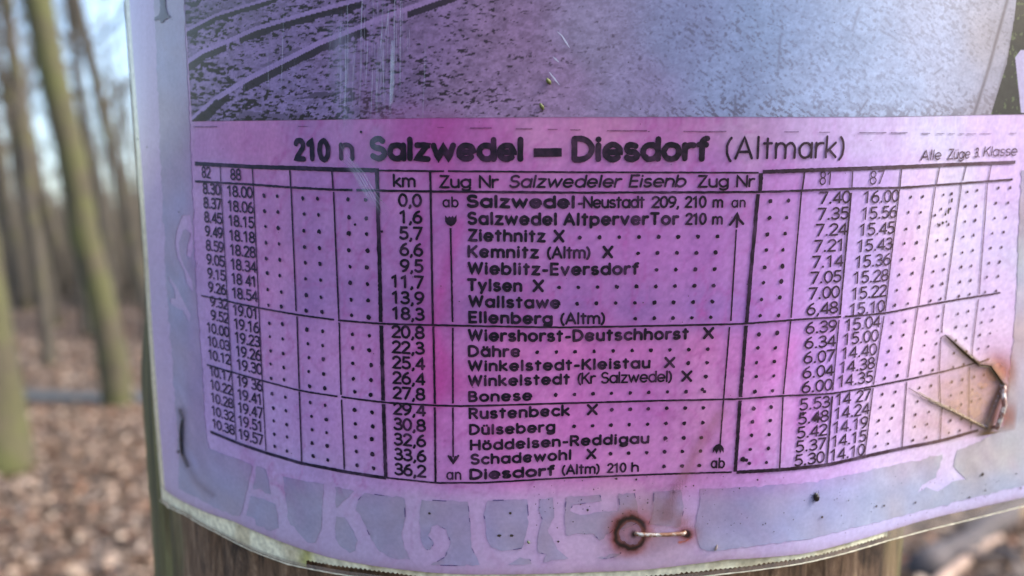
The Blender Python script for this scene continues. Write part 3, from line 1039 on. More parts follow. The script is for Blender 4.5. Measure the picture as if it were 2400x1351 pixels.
bo = oval(.27, X / 2, .27, X / 2)
G = {
    'a': (.54, [bo, [(.54, 0), (.54, X)]]),
    'b': (.54, [bo, [(0, 0), (0, 1)]]),
    'c': (.44, [arc(.27, X / 2, .27, X / 2, 45, 315)]),
    'd': (.54, [bo, [(.54, 0), (.54, 1)]]),
    'e': (.54, [[(.02, X * .5), (.54, X * .5)] + arc(.27, X / 2, .27, X / 2, 0, 318, 18)]),
    'f': (.30, [[(.13, 0), (.13, .78)] + arc(.33, .80, .20, .20, 180, 90, 6), [(0, X), (.30, X)]]),
    'g': (.54, [bo, [(.54, X), (.54, -.06)] + arc(.28, -.06, .26, .22, 0, -150, 9)]),
    'h': (.48, [[(0, 0), (0, 1)], [(0, X * .55)] + arc(.24, X * .62, .24, X * .38, 170, 0, 9) + [(.48, 0)]]),
    'i': (.06, [[(.03, 0), (.03, X)], [(.03, .95), (.03, .97)]]),
    'ı': (.06, [[(.03, 0), (.03, X)], [(.03, .95), (.03, .97)]]),
    'k': (.46, [[(0, 0), (0, 1)], [(.42, X), (0, .24)], [(.14, .37), (.46, 0)]]),
    'l': (.06, [[(.03, 0), (.03, 1)]]),
    'm': (.80, [[(0, 0), (0, X)], [(0, X * .55)] + arc(.2, X * .62, .2, X * .38, 170, 0, 8) + [(.4, 0)], [(.4, X * .55)] + arc(.6, X * .62, .2, X * .38, 170, 0, 8) + [(.8, 0)]]),
    'n': (.46, [[(0, 0), (0, X)], [(0, X * .55)] + arc(.23, X * .62, .23, X * .38, 170, 0, 9) + [(.46, 0)]]),
    'o': (.54, [bo]),
    'p': (.54, [bo, [(0, X), (0, -.28)]]),
    'r': (.28, [[(0, 0), (0, X)], [(0, X * .5)] + arc(.24, X * .55, .24, X * .44, 165, 70, 7)]),
    's': (.40, [arc(.20, X * .745, .18, X * .245, 35, 255, 10) + arc(.20, X * .255, .20, X * .25, 80, -150, 10)]),
    't': (.32, [[(.15, 0), (.15, .93)], [(0, X), (.32, X)]]),
    'u': (.46, [[(0, X), (0, X * .38)] + arc(.23, X * .36, .23, X * .36, 180, 350, 9), [(.46, X), (.46, 0)]]),
    'v': (.48, [[(0, X), (.24, 0), (.48, X)]]),
    'w': (.76, [[(0, X), (.19, 0), (.38, X * .95), (.57, 0), (.76, X)]]),
    'y': (.48, [[(0, X), (.24, .02)], [(.48, X), (.14, -.28)]]),
    'z': (.44, [[(.02, X), (.44, X), (0, 0), (.46, 0)]]),
    'A': (.66, [[(0, 0), (.33, 1), (.66, 0)], [(.12, .32), (.54, .32)]]),
    'B': (.50, [[(0, 0), (0, 1)], [(0, 1), (.22, 1)] + arc(.22, .76, .22, .24, 85, -85, 8) + [(0, .52)], [(.22, .52)] + arc(.24, .26, .26, .26, 88, -88, 9) + [(0, 0)]]),
    'D': (.62, [[(0, 0), (0, 1)], [(0, 1), (.18, 1)] + arc(.18, .5, .44, .5, 88, -88, 12) + [(0, 0)]]),
    'E': (.44, [[(.44, 1), (0, 1), (0, 0), (.44, 0)], [(0, .52), (.40, .52)]]),
    'H': (.60, [[(0, 0), (0, 1)], [(.60, 0), (.60, 1)], [(0, .52), (.60, .52)]]),
    'K': (.54, [[(0, 0), (0, 1)], [(.52, 1), (0, .38)], [(.18, .56), (.54, 0)]]),
    'N': (.62, [[(0, 0), (0, 1), (.62, 0), (.62, 1)]]),
    'R': (.52, [[(0, 0), (0, 1), (.22, 1)] + arc(.24, .745, .25, .255, 88, -88, 9) + [(0, .49)], [(.24, .49), (.52, 0)]]),
    'S': (.52, [arc(.26, .755, .23, .245, 30, 255, 12) + arc(.26, .26, .26, .26, 78, -152, 12)]),
    'T': (.52, [[(0, 1), (.52, 1)], [(.26, 1), (.26, 0)]]),
    'W': (.90, [[(0, 1), (.22, 0), (.45, .95), (.68, 0), (.90, 1)]]),
    'X': (.54, [[(0, 0), (.54, 1)], [(0, 1), (.54, 0)]]),
    'Z': (.52, [[(.02, 1), (.52, 1), (0, 0), (.54, 0)]]),
    '0': (.48, [oval(.24, .5, .24, .5)]),
    '1': (.48, [[(.06, .80), (.26, 1), (.26, 0)]]),
    '2': (.48, [arc(.24, .74, .22, .26, 165, -35, 10) + [(.0, 0), (.48, 0)]]),
    '3': (.48, [arc(.23, .76, .20, .24, 150, -85, 10) + [(.16, .52)], [(.23, .52)] + arc(.23, .26, .25, .26, 85, -150, 11)]),
    '4': (.48, [[(.38, 0), (.38, 1), (0, .26), (.50, .26)]]),
    '5': (.48, [[(.44, 1), (.10, 1), (.06, .55)] + arc(.23, .31, .25, .31, 125, -145, 12)]),
    '6': (.48, [oval(.24, .30, .24, .30), [(.01, .34), (.06, .62), (.18, .86), (.36, 1)]]),
    '7': (.48, [[(0, 1), (.48, 1), (.16, 0)]]),
    '8': (.48, [oval(.24, .755, .20, .245, 16), oval(.24, .26, .24, .26, 18)]),
    '9': (.48, [oval(.24, .70, .24, .30), [(.47, .66), (.42, .38), (.30, .14), (.12, 0)]]),
    '(': (.18, [arc(.42, .42, .40, .66, 125, 235, 9)]),
    ')': (.18, [arc(-.24, .42, .40, .66, 55, -55, 9)]),
    '-': (.30, [[(.02, .36), (.28, .36)]]),
    ',': (.10, [[(.07, .04), (.06, -.06), (.01, -.17)]]),
    '.': (.08, [[(.01, .03), (.07, .03)], [(.04, .0), (.04, .07)]]),
    ' ': (.26, []),
}
for base_, ch_ in (('a', 'ä'), ('o', 'ö'), ('u', 'ü')):
    w_, st_ = G[base_]
    G[ch_] = (w_, st_ + [[(w_ * .26, .90), (w_ * .26, .92)], [(w_ * .74, .90), (w_ * .74, .92)]])

MONO = set('0123456789')


def layout(txt, gap=0.16, mono=None):
    """[(strokes, x)] and the total width for cap height 1"""
    x = 0; out = []
    for i, ch in enumerate(txt):
        w, st = G[ch]
        if mono and ch in '.,':
            w2 = mono
            out.append((st, x + (w2 - w) / 2)); x += w2
        else:
            out.append((st, x)); x += w
        if i < len(txt) - 1: x += gap
    return out, x


def write(rb, txt, p0, x1, cap, wt=0.13, gap=0.16, mono=None, slant=0.0, y1=None, rough=0.05, align=None, scale=None):
    """txt from picture point p0 (baseline start) to column x1, cap height in picture pixels"""
    y1 = p0[1] if y1 is None else y1
    a = P2([p0])[0]
    if y1 == p0[1]:
        s1 = float(px2st(x1, p0[1])[0]); b = np.array([s1, a[1]])     # straight along the paper
    else:
        b = P2([(x1, y1)])[0]
    xm = 0.5 * (p0[0] + x1)
    c = P2([(xm, 0.5 * (p0[1] + y1) - cap)])[0]; c0 = P2([(xm, 0.5 * (p0[1] + y1))])[0]
    H = c[1] - c0[1]
    write_st(rb, txt, a, b, H, wt, gap, mono, slant, rough)


def _rl(l): return P2(l)


RULES = [_rl([(1009, 449), (1333, 452), (1780, 450)]), _rl([(1016, 762), (1130, 764), (1326, 767), (1521, 763), (1742, 759)]),
         _rl([(1020, 950), (1081, 951), (1293, 944.5), (1553, 938), (1723, 935)]), _rl([(1022, 1130), (1130, 1129), (1326, 1118), (1554, 1110), (1713, 1105)])]
_S0 = float(px2st(1100, 760)[0])
_RT = [float(np.interp(_S0, r[:, 0], r[:, 1])) for r in RULES]


def row_warp(s, t):
    """how much a row that starts at t runs up or down the sheet, as its neighbouring rules do"""
    d = np.array([np.interp(s, r[:, 0], r[:, 1]) - t0 for r, t0 in zip(RULES, _RT)])
    o = np.argsort(_RT)
    return np.array([np.interp(t, np.array(_RT)[o], d[o, k]) for k in range(d.shape[1])])


def write_st(rb, txt, a, b, H, wt, gap=0.16, mono=None, slant=0.0, rough=0.05, shear=0.0, warp=False):
    lay, Wd = layout(txt, gap, mono)
    w = wt * H
    L = b[0] - a[0]
    sx = (L - w * 0.9) / Wd
    dy = (b[1] - a[1]) / max(L, 1e-9)
    for st, x in lay:
        for k in st:
            closed = isinstance(k, tuple)
            pl = np.array(k[1] if closed else k, float)
            ax = (pl[:, 0] + x) * sx + w * 0.45
            ay = w * 0.35 + pl[:, 1] * (H - w * 0.7)
            q = np.c_[a[0] + ax + slant * ay + shear * ay, a[1] + ay + ax * dy]
            if warp: q[:, 1] += row_warp(q[:, 0], a[1])
            q = q + rng.normal(0, 0.012 * H, q.shape) * 0.35
            rb.stroke(q, w, closed=closed, rough=rough, step=min(0.0009, H * .2))


def ink_col(dark=0.42):
    def f(s, t):
        px, py = st2px(s, t)
        xs = [300, 480, 640, 900, 1300, 1700, 1850, 2100, 2250, 2400]
        r = np.interp(px, xs, [52, 52, 36, 26, 30, 40, 58, 82, 96, 100])
        g = np.interp(px, xs, [50, 48, 34, 20, 20, 24, 36, 54, 62, 68])
        b = np.interp(px, xs, [92, 88, 74, 44, 44, 44, 56, 70, 78, 84])
        c = lin(np.stack([r, g, b], -1))
        n = 0.75 + 0.5 * fbm(px / 18, py / 18, 81, 3)
        c = np.clip(c * n[:, None] * dark, 0, 1)
        f = .08 * sstep(.50, .78, fbm(px / 34 + 5, py / 30, 85, 3)) + .05 * sstep(.5, .7, fbm(px / 5, py / 5, 87, 2))
        return c * (1 - f[:, None]) + stain_field(px, py) * f[:, None]
    return f


INK = ink_col()

# ------------------------------------------------------------------ title, header
rb = Ribbon()
write(rb, '210', (688, 377), 774, 53, wt=.25, gap=.22)
write(rb, 'n', (795, 376), 830, 55, wt=.20)
write(rb, 'Salzwedel', (866, 376), 1228, 56, wt=.25, gap=.22)
write(rb, 'Diesdorf', (1340, 379), 1661, 58, wt=.24, gap=.21)
rb.stroke(P2([(1251, 358.5), (1317, 357.5)]), 0.00122, rough=.03, caps=False)
write(rb, '(Altmark)', (1698, 374), 1977, 54, wt=.115, gap=.20)
write(rb, 'Alle', (2158, 377), 2206, 25, wt=.12, gap=.17, slant=.12)
write(rb, 'Züge', (2222, 374), 2274, 24, wt=.12, gap=.14, slant=.12)
write(rb, '3.', (2284, 370), 2297, 23, wt=.14, gap=.14, slant=.12)
write(rb, 'Klasse', (2306, 368), 2384, 24, wt=.12, gap=.15, slant=.12)
rb.build('title_lettering', M_INK, sheet, INK)

rb = Ribbon()
write(rb, 'km', (921, 439), 974, 31, wt=.18)
write(rb, 'Zug Nr', (1029, 441), 1168, 30, wt=.18, gap=.17)
write(rb, 'Salzwedeler Eisenb', (1191, 441), 1606, 30, wt=.18, gap=.17, slant=.2)
write(rb, 'Zug Nr', (1634, 440), 1767, 29, wt=.18, gap=.17)
rb.build('header_lettering', M_INK, sheet, INK)
rb = Ribbon()
write(rb, '82', (471, 417), 492, 27, wt=.14)
write(rb, '88', (539, 422), 564, 27, wt=.15)
rb.build('train_numbers', M_INK, sheet, INK)
rb = Ribbon()
write(rb, '81', (1919, 434), 1950, 32, wt=.10)
write(rb, '87', (2036, 433), 2069, 32, wt=.10)
rb.build('train_numbers', M_INK, sheet, INK)

# ------------------------------------------------------------------ station list
ROWS_Y = [487, 527, 566, 604, 643, 682, 720, 757, 799, 836, 869.5, 904.5, 941, 981, 1018, 1054, 1087, 1122]
st = Ribbon(); dots = Ribbon()
W1 = dict(wt=.155, gap=.24)
N = [
    [('ab', 1037, 1075, 25, .195), ('Salzwedel', 1093, 1348, 30, .265), ('-Neustadt', 1353, 1511, 29, .185), ('209,', 1526, 1592, 28, .19), ('210', 1604, 1655, 28, .19), ('m', 1669, 1694, 27, .195), ('an', 1713, 1746, 25, .19)],
    [('Salzwedel', 1095, 1306, 30, .24), ('AltperverTor', 1320, 1590, 30, .24), ('210', 1605, 1655, 28, .195), ('m', 1668, 1693, 27, .19)],
    [('Zıethnitz', 1096, 1279, 29, .24), ('X', 1297, 1323, 29, .24)],
    [('Kemnıtz', 1096, 1263, 29, .24), ('(Altm)', 1281, 1384, 29, .195), ('X', 1411, 1437, 29, .24)],
    [('Wieblıtz-Eversdorf', 1096, 1496, 29, .24)],
    [('Tylsen', 1095, 1224, 29, .24), ('X', 1248, 1275, 29, .24)],
    [('Wallstawe', 1098, 1313, 28, .24)],
    [('Ellenberg', 1098, 1295, 28, .24), ('(Altm)', 1312, 1418, 28, .195)],
    [('Wiershorst-Deutschhorst', 1097, 1613, 28, .24), ('X', 1646, 1672, 28, .24)],
    [('Dähre', 1097, 1220, 27, .24)],
    [('Wınkelstedt-Kleıstau', 1097, 1523, 26, .24), ('X', 1555, 1581, 26, .24)],
    [('Wınkelstedt', 1097, 1335, 26, .24), ('(Kr Salzwedel)', 1352, 1574, 27, .195), ('X', 1595, 1621, 26, .24)],
    [('Bonese', 1098, 1247, 25, .24)],
    [('Rustenbeck', 1099, 1335, 26, .24), ('X', 1374, 1400, 26, .24)],
    [('Dülseberg', 1100, 1301, 25, .24)],
    [('Höddelsen-Reddigau', 1102, 1520, 25, .24)],
    [('Schadewohl', 1103, 1339, 25, .24), ('X', 1373, 1397, 25, .24)],
    [('an', 1047, 1082, 25, .195), ('Diesdorf', 1101, 1299, 25, .27), ('(Altm)', 1315, 1405, 24, .195), ('210', 1421, 1467, 23, .195), ('h', 1478, 1496, 23, .195)],
]
ROW_T = [float(px2st(1100, y)[1]) for y in ROWS_Y]


def cap_st(px, y, cap):
    return float(px2st(px, y - cap)[1] - px2st(px, y)[1])


for r, items in enumerate(N):
    st = Ribbon()
    for txt, xa, xb, cap, wt in items:
        y0 = ROWS_Y[r]
        sa = float(px2st(xa, y0)[0]); sb = float(px2st(xb, y0)[0])
        gap = .24 if wt > .25 else (.28 if wt >= .22 else .19)
        if txt in ('ab', 'an'): gap, wt = .30, .16
        if txt == '(Kr Salzwedel)': wt = .165
        if txt in ('210', '209,'): gap = .12
        if txt == '-Neustadt' or txt == '(Kr Salzwedel)': gap = .15
        write_st(st, txt, np.array([sa, ROW_T[r]]), np.array([sb, ROW_T[r]]), cap_st(1200, y0, cap), wt, gap, warp=True)
    if r < 17: st.build('station_row', M_INK, sheet, INK)
sa = P2([(1664, 1096), (1697, 1096)])
write_st(st, 'ab', sa[0], sa[1], cap_st(1680, 1096, 25), .16, .30)
st.build('station_row', M_INK, sheet, INK)

DOTS = {2: [1359 + 46 * k for k in range(8)], 3: [1495 + 45.4 * k for k in range(5)], 4: [1538 + 45.3 * k for k in range(4)], 5: [1310 + 45.2 * k for k in range(9)],
        6: [1352 + 45.2 * k for k in range(8)], 7: [1488 + 44.2 * k for k in range(5)], 9: [1259 + 44.3 * k for k in range(10)], 10: [1612, 1656], 11: [1653],
        12: [1302 + 43.5 * k for k in range(9)], 13: [1433 + 42.8 * k for k in range(6)], 14: [1345 + 42.9 * k for k in range(8)], 15: [1558, 1600.6, 1642],
        16: [1430 + 42 * k for k in range(6)], 17: [1555, 1597, 1637]}
for r, xs in DOTS.items():
    dt = cap_st(1300, ROWS_Y[r], 11)
    for x in xs:
        s = float(px2st(x, ROWS_Y[r] - 12)[0])
        dots.dot((s, ROW_T[r] + dt + row_warp(np.array([s]), ROW_T[r])[0]), 0.00030 * random.uniform(.9, 1.1))
dots.build('leader_dots', M_INK, sheet, INK)
# dots in the empty time columns: first and last row, two dots a cell
RT = np.array(ROW_T); RF = np.interp(np.arange(18), [0, 7, 8, 12, 13, 17], [0, .423, .494, .717, .783, 1])
for top, bot, rr in [(((617, 458), (648, 459)), ((644, 1047), (673, 1056)), .00030), (((708, 464.5), (743, 465.5)), ((734, 1070), (769, 1077)), .00031), (((815, 469), (856.5, 470)), ((837, 1089), (876, 1095)), .00033),
                     (((1805, 472.5), (1845, 470.5)), ((1754, 1083), (1795, 1081)), .00031), (((2135, 462), (2165, 461)), ((2051, 1047), (2081, 1041)), .00026), (((2212, 457), (2233, 454)), ((2141, 1031), (2172, 1025)), .00025),
                     (((2268.5, 449), (2292, 446)), ((2225, 1015.5), (2251, 1009)), .00025), (((2341, 442), (2369, 440.5)), ((2272, 1003), (2294, 996)), .00025)]:
    dots = Ribbon()
    for k in range(2):
        A = P2([top[k]])[0]; B = P2([bot[k]])[0]
        for r in range(18):
            q = A + (B - A) * RF[r] + rng.normal(0, .00006, 2)
            if bot[0][0] == 2272 and r > 15: continue
            dots.dot(q, rr * random.uniform(.85, 1.15), squash=1.05)
    dots.build('column_dots', M_INK, sheet, INK)
# stray black specks of the print
dots = Ribbon()
for (x, y, r) in [(1739, 1075, .00042), (1747, 1077, .0003), (1645, 907 + 5, .0003), (832, 527, .0002), (895, 543, .0002), (2193, 505, .00025), (846, 310, .0002), (1005, 345, .0002), (1913, 978, .00048), (1908, 983, .0003), (1880, 969, .0003)]:
    dots.dot(P2([(x, y)])[0], r)
tag(dots.build('print_specks', M_INK, sheet, INK), kind='stuff')

# ------------------------------------------------------------------ figures
T1 = '8.30 8.37 8.45 9.49 8.59 9.05 9.15 9.26 9.32 9.52 10.00 10.03 10.12 10.17 10.22 10.28 10.32 10.38'.split()
T2 = '18.00 18.06 18.15 18.18 18.28 18.34 18,41 18.54 19.01 19.16 19.23 19.26 19.30 19,36 19.41 19.47 19.51 19.57'.split()
KM = '0,0 1,6 5,7 6,6 9,5 11,7 13,9 18,3 20,8 22,3 25,4 26,4 27,8 29,4 30,8 32,6 33,6 36,2'.split()
T3 = '7.40 7.35 7.24 7.21 7.14 7.05 7.00 6,48 6.39 6.34 6.07 6.04 6.00 5.53 5.48 5.42 5.37 5.30'.split()
T4 = '16.00 15.56 15.45 15.43 15.36 15.28 15.22 15.10 15.04 15.00 14.40 14.38 14.35 14,27 14.24 14.19 14.15 14.10'.split()


def column(name, items, anch, wpx, ref, capt, capb, wt, gap=.10, mono=.20, slant=0.0):
    """right-aligned figures between two lower right corners; wpx: start of the widest text in the first row"""
    R_ = Ribbon()
    rt, rb_ = anch[0][1:], anch[-1][1:]
    A = P2([rt])[0]
    AN = P2([q[1:] for q in anch]); AR = [q[0] for q in anch]
    full = A[0] - float(px2st(wpx, rt[1])[0])
    _, Wref = layout(ref, gap, mono)
    Ht = cap_st(rt[0], rt[1], capt); Hb = cap_st(rb_[0], rb_[1], capb)
    for r, txt in enumerate(items):
        f = r / 17
        e = np.array([np.interp(r, AR, AN[:, 0]), np.interp(r, AR, AN[:, 1])])
        H = Ht + (Hb - Ht) * f
        _, Wd = layout(txt, gap, mono)
        wid = full * Wd / Wref
        write_st(R_, txt.replace(',', ',') if name == 'distance_figures' else txt.replace(',', ' ') if txt[2:3] == ',' else txt, np.array([e[0] - wid, e[1]]), e, H, wt, gap, mono, slant)
    return R_.build(name, M_INK, sheet, INK)


column('time_figures', T1, [(0, 516, 459), (7, 531, 693), (8, 536, 727), (12, 542, 856), (13, 545, 896), (17, 551, 1021)], 474, '8.30', 27, 23, .175)
column('time_figures', T2, [(0, 592, 466), (7, 604, 709), (8, 606, 750), (12, 616, 880), (13, 616, 919), (17, 618, 1046)], 531, '18.00', 27, 26, .17)
column('distance_figures', KM, [(0, 989, 486), (7, 996, 752), (8, 996, 795), (12, 998, 939), (13, 999, 976), (17, 1001, 1118)], 933, '0,0', 31, 29, .195, gap=.12, mono=.16)
column('time_figures', T3, [(0, 1992, 476), (7, 1963, 734), (8, 1960, 777), (12, 1949, 914), (13, 1943, 954), (17, 1930, 1083)], 1918, '7.40', 29, 27, .155)
column('time_figures', T4, [(0, 2105, 473), (7, 2073, 731), (8, 2063, 767), (12, 2045, 896), (13, 2040, 938), (17, 2026, 1066)], 2021, '16.00', 29, 27, .145)

# ------------------------------------------------------------------ ruled lines
ln = Ribbon()


def rule(pts, wpx, gaps=(), rough=.12, caps=False, mm=None):
    w = wpx / 15.0 / 1000
    P = np.array(pts, float)
    # smooth through the points, then lay on the sheet
    d = np.r_[0, np.cumsum(np.hypot(*np.diff(P, axis=0).T))]
    q = np.linspace(0, d[-1], max(8, int(d[-1] / 9)))
    Q = np.c_[np.interp(q, d, P[:, 0]), np.interp(q, d, P[:, 1])]
    if len(P) > 6:
        k = np.hanning(13); k /= k.sum()
        E = np.vstack([2 * Q[0] - Q[6:0:-1], Q, 2 * Q[-1] - Q[-2:-8:-1]])
        Q = np.c_[np.convolve(E[:, 0], k, 'valid'), np.convolve(E[:, 1], k, 'valid')]
    S = P2(Q)
    cuts = [0] + sum([[a, b] for a, b in gaps], []) + [1]
    for a, b in zip(cuts[::2], cuts[1::2]):
        m = S[int(a * (len(S) - 1)):int(b * (len(S) - 1)) + 1]
        if len(m) > 1: ln.stroke(m, w, caps=caps, rough=rough, step=.0006)


LB = [(494, 1012), (560, 1040), (624, 1062), (706, 1086), (806, 1105), (906, 1120)]
rule([(454, 384), (591, 391.5), (692, 394.5), (777, 397.5), (888, 400)], 9.5, rough=.06)
rule([(886, 400), (1008, 401.5), (1333, 404), (1777, 405)], 4.0, gaps=[(.18, .185), (.5, .507)])
rule([(1786, 403), (1884, 399.5), (2008, 395.5), (2114, 391.5), (2248, 385.7), (2381, 380.7)], 8.5, rough=.07)
rule([(455, 425.5), (591, 433), (682, 440), (780, 445), (883, 447), (1009, 449), (1333, 452), (1780, 450), (1878, 447), (1996, 442), (2115, 440), (2200, 434), (2257, 430), (2375, 421)], 5.0, gaps=[(.195, .2)])
rule([(472, 693), (610, 723), (696, 738), (796, 751), (892, 759), (1016, 762), (1130, 764), (1326, 767), (1521, 763), (1742, 759), (1853, 750), (1967, 743), (2075, 735), (2153, 719), (2218, 708), (2296, 695), (2347, 687)], 4.4, gaps=[(.1705, .174), (.8, .803)])
rule([(485, 855), (616, 893), (702, 916), (802, 930), (898, 943), (1020, 950), (1081, 951), (1293, 944.5), (1553, 938), (1723, 935), (1830, 927), (1948, 922.6), (2045, 906), (2127, 890), (2205, 874), (2273, 857.5), (2320, 842)], 4.4, gaps=[(.1725, .176)])
rule(LB, 8.0, rough=.06)
rule([(905, 1119), (1022, 1130), (1130, 1129), (1326, 1118), (1554, 1110), (1713, 1105)], 4.4)
rule([(1724, 1105), (1830, 1099), (1933, 1090), (2026, 1070), (2115, 1051), (2202, 1035), (2293, 1009)], 8.5, rough=.07)
VR = [([(514, 388), (516, 428)], 3), ([(516, 430), (554, 1032)], 3), ([(590, 395), (592, 432)], 3.6), ([(592, 434), (623, 1057)], 3.2),
      ([(678, 400), (680, 438)], 4.2), ([(681, 442), (694, 730)], 4.2), ([(696, 742), (702, 912)], 4.2), ([(702, 918), (707, 1082)], 4.2),
      ([(777, 401), (780, 443)], 4.2), ([(781, 450), (795, 748)], 4.2), ([(796, 756), (801, 925)], 4.2), ([(802, 936), (808, 1100)], 4.2),
      ([(883, 402), (885, 444)], 9), ([(885, 451), (893, 755)], 9), ([(894, 763), (899, 939)], 9), ([(900, 947), (905, 1118)], 9),
      ([(1008, 403), (1009, 447)], 5), ([(1009, 451), (1015, 760)], 5), ([(1016, 765), (1020, 946)], 5), ([(1020, 954), (1022, 1129)], 5),
      ([(1782, 406), (1780, 447)], 9), ([(1775.5, 455), (1749, 756)], 8.5), ([(1748, 763), (1734, 930)], 8.5), ([(1733, 938), (1721, 1104)], 8.5),
      ([(1884, 404), (1879, 444)], 4.2), ([(1877, 449), (1853, 745)], 3.8), ([(1852, 753), (1834, 923)], 3.8), ([(1833, 930), (1824, 1096)], 3.8),
      ([(1997, 401), (1995, 440)], 3.4), ([(1994, 452), (1968, 738)], 5), ([(1966, 750), (1950, 915)], 3.4), ([(1949, 928), (1936, 1088)], 5),
      ([(2112, 397), (2108, 438)], 3.8), ([(2107, 444), (2075, 730)], 3.6), ([(2072, 741), (2047, 902)], 3.4), ([(2046, 910), (2026, 1068)], 3.6),
      ([(2204, 392), (2196, 432)], 3.2), ([(2194, 438), (2154, 716)], 3.2), ([(2152, 722), (2128, 886)], 3.2), ([(2126, 896), (2115, 1049)], 3.2),
      ([(2267, 388), (2258, 424)], 2.8), ([(2255, 434), (2218, 704)], 3.0), ([(2216, 713), (2208, 781)], 3.0), ([(2207, 790), (2204, 870)], 2.8), ([(2204, 880), (2208, 960), (2204, 1032)], 2.8),
      ([(2325, 386), (2318, 424)], 2.8), ([(2316, 430), (2297, 690)], 3.0), ([(2295, 702), (2278, 840)], 2.8), ([(2276, 862), (2275, 930), (2276, 1008)], 2.6)]
for pts, w in VR: rule(pts, w, rough=.10)
# direction arrows
rule([(1056, 535), (1061, 755)], 4); rule([(1061.5, 768), (1062, 945)], 4); rule([(1062, 954), (1063, 1070)], 4)
rule([(1725, 538), (1712, 752)], 3.6); rule([(1709, 766), (1695, 930), (1686, 1042)], 3.6)
ln.face([(1043, 505), (1049, 511), (1053, 507), (1057, 510), (1061, 506), (1064, 511), (1070, 504), (1070, 519), (1066, 526), (1057, 531), (1048, 527), (1043, 519)])
ln.stroke(P2([(1052, 1067), (1063, 1084), (1075, 1066)]), 0.00034, caps=True)
ln.stroke(P2([(1057, 1069), (1063, 1082), (1069, 1069)]), 0.00036, caps=True)
ln.stroke(P2([(1710, 527), (1720, 514), (1727, 500), (1731, 514), (1741, 525)]), 0.00038, caps=True)
ln.stroke(P2([(1727, 503), (1726, 532)]), 0.00036, caps=True)
ln.face([(1669, 1061), (1670, 1049), (1676, 1042), (1684, 1039), (1691, 1043), (1695, 1050), (1694, 1061), (1690, 1053), (1687, 1062), (1683, 1052), (1678, 1063), (1674, 1054)])
ln.build('table_rules', M_INK, sheet, INK)
ln = Ribbon()
for (xa, xb, y, w) in [(450, 506, 297.3, 2.6), (697, 720, 296.5, 1.4), (1025, 1040, 299, 1.4), (1101, 1152, 300.3, 2.6), (1209, 1248, 302.3, 2.8), (1284, 1307, 303.7, 1.8), (1337, 1361, 304.7, 2.2), (1423, 1517, 306.7, 2.4),
                       (1602, 1702, 308.3, 2.3), (1836, 1870, 309, 2.2), (1918, 1943, 310, 2), (2012, 2076, 311, 2.2), (2086, 2126, 311.5, 2.8), (2160, 2181, 313, 2.6), (2196, 2215, 313.5, 1.8), (2226, 2240, 313.8, 1.8),
                       (2250, 2262, 314, 1.8), (2268, 2290, 313.8, 2), (2300, 2325, 313.5, 1.8), (2368, 2384, 313, 2)]:
    rule([(xa, y), ((xa + xb) / 2, y + .3), (xb, y)], w, rough=.2)
ln.build('dashed_rule', M_INK, sheet, lambda s, t: INK(s, t) * .45 + stain_field(*st2px(s, t)) * .45)

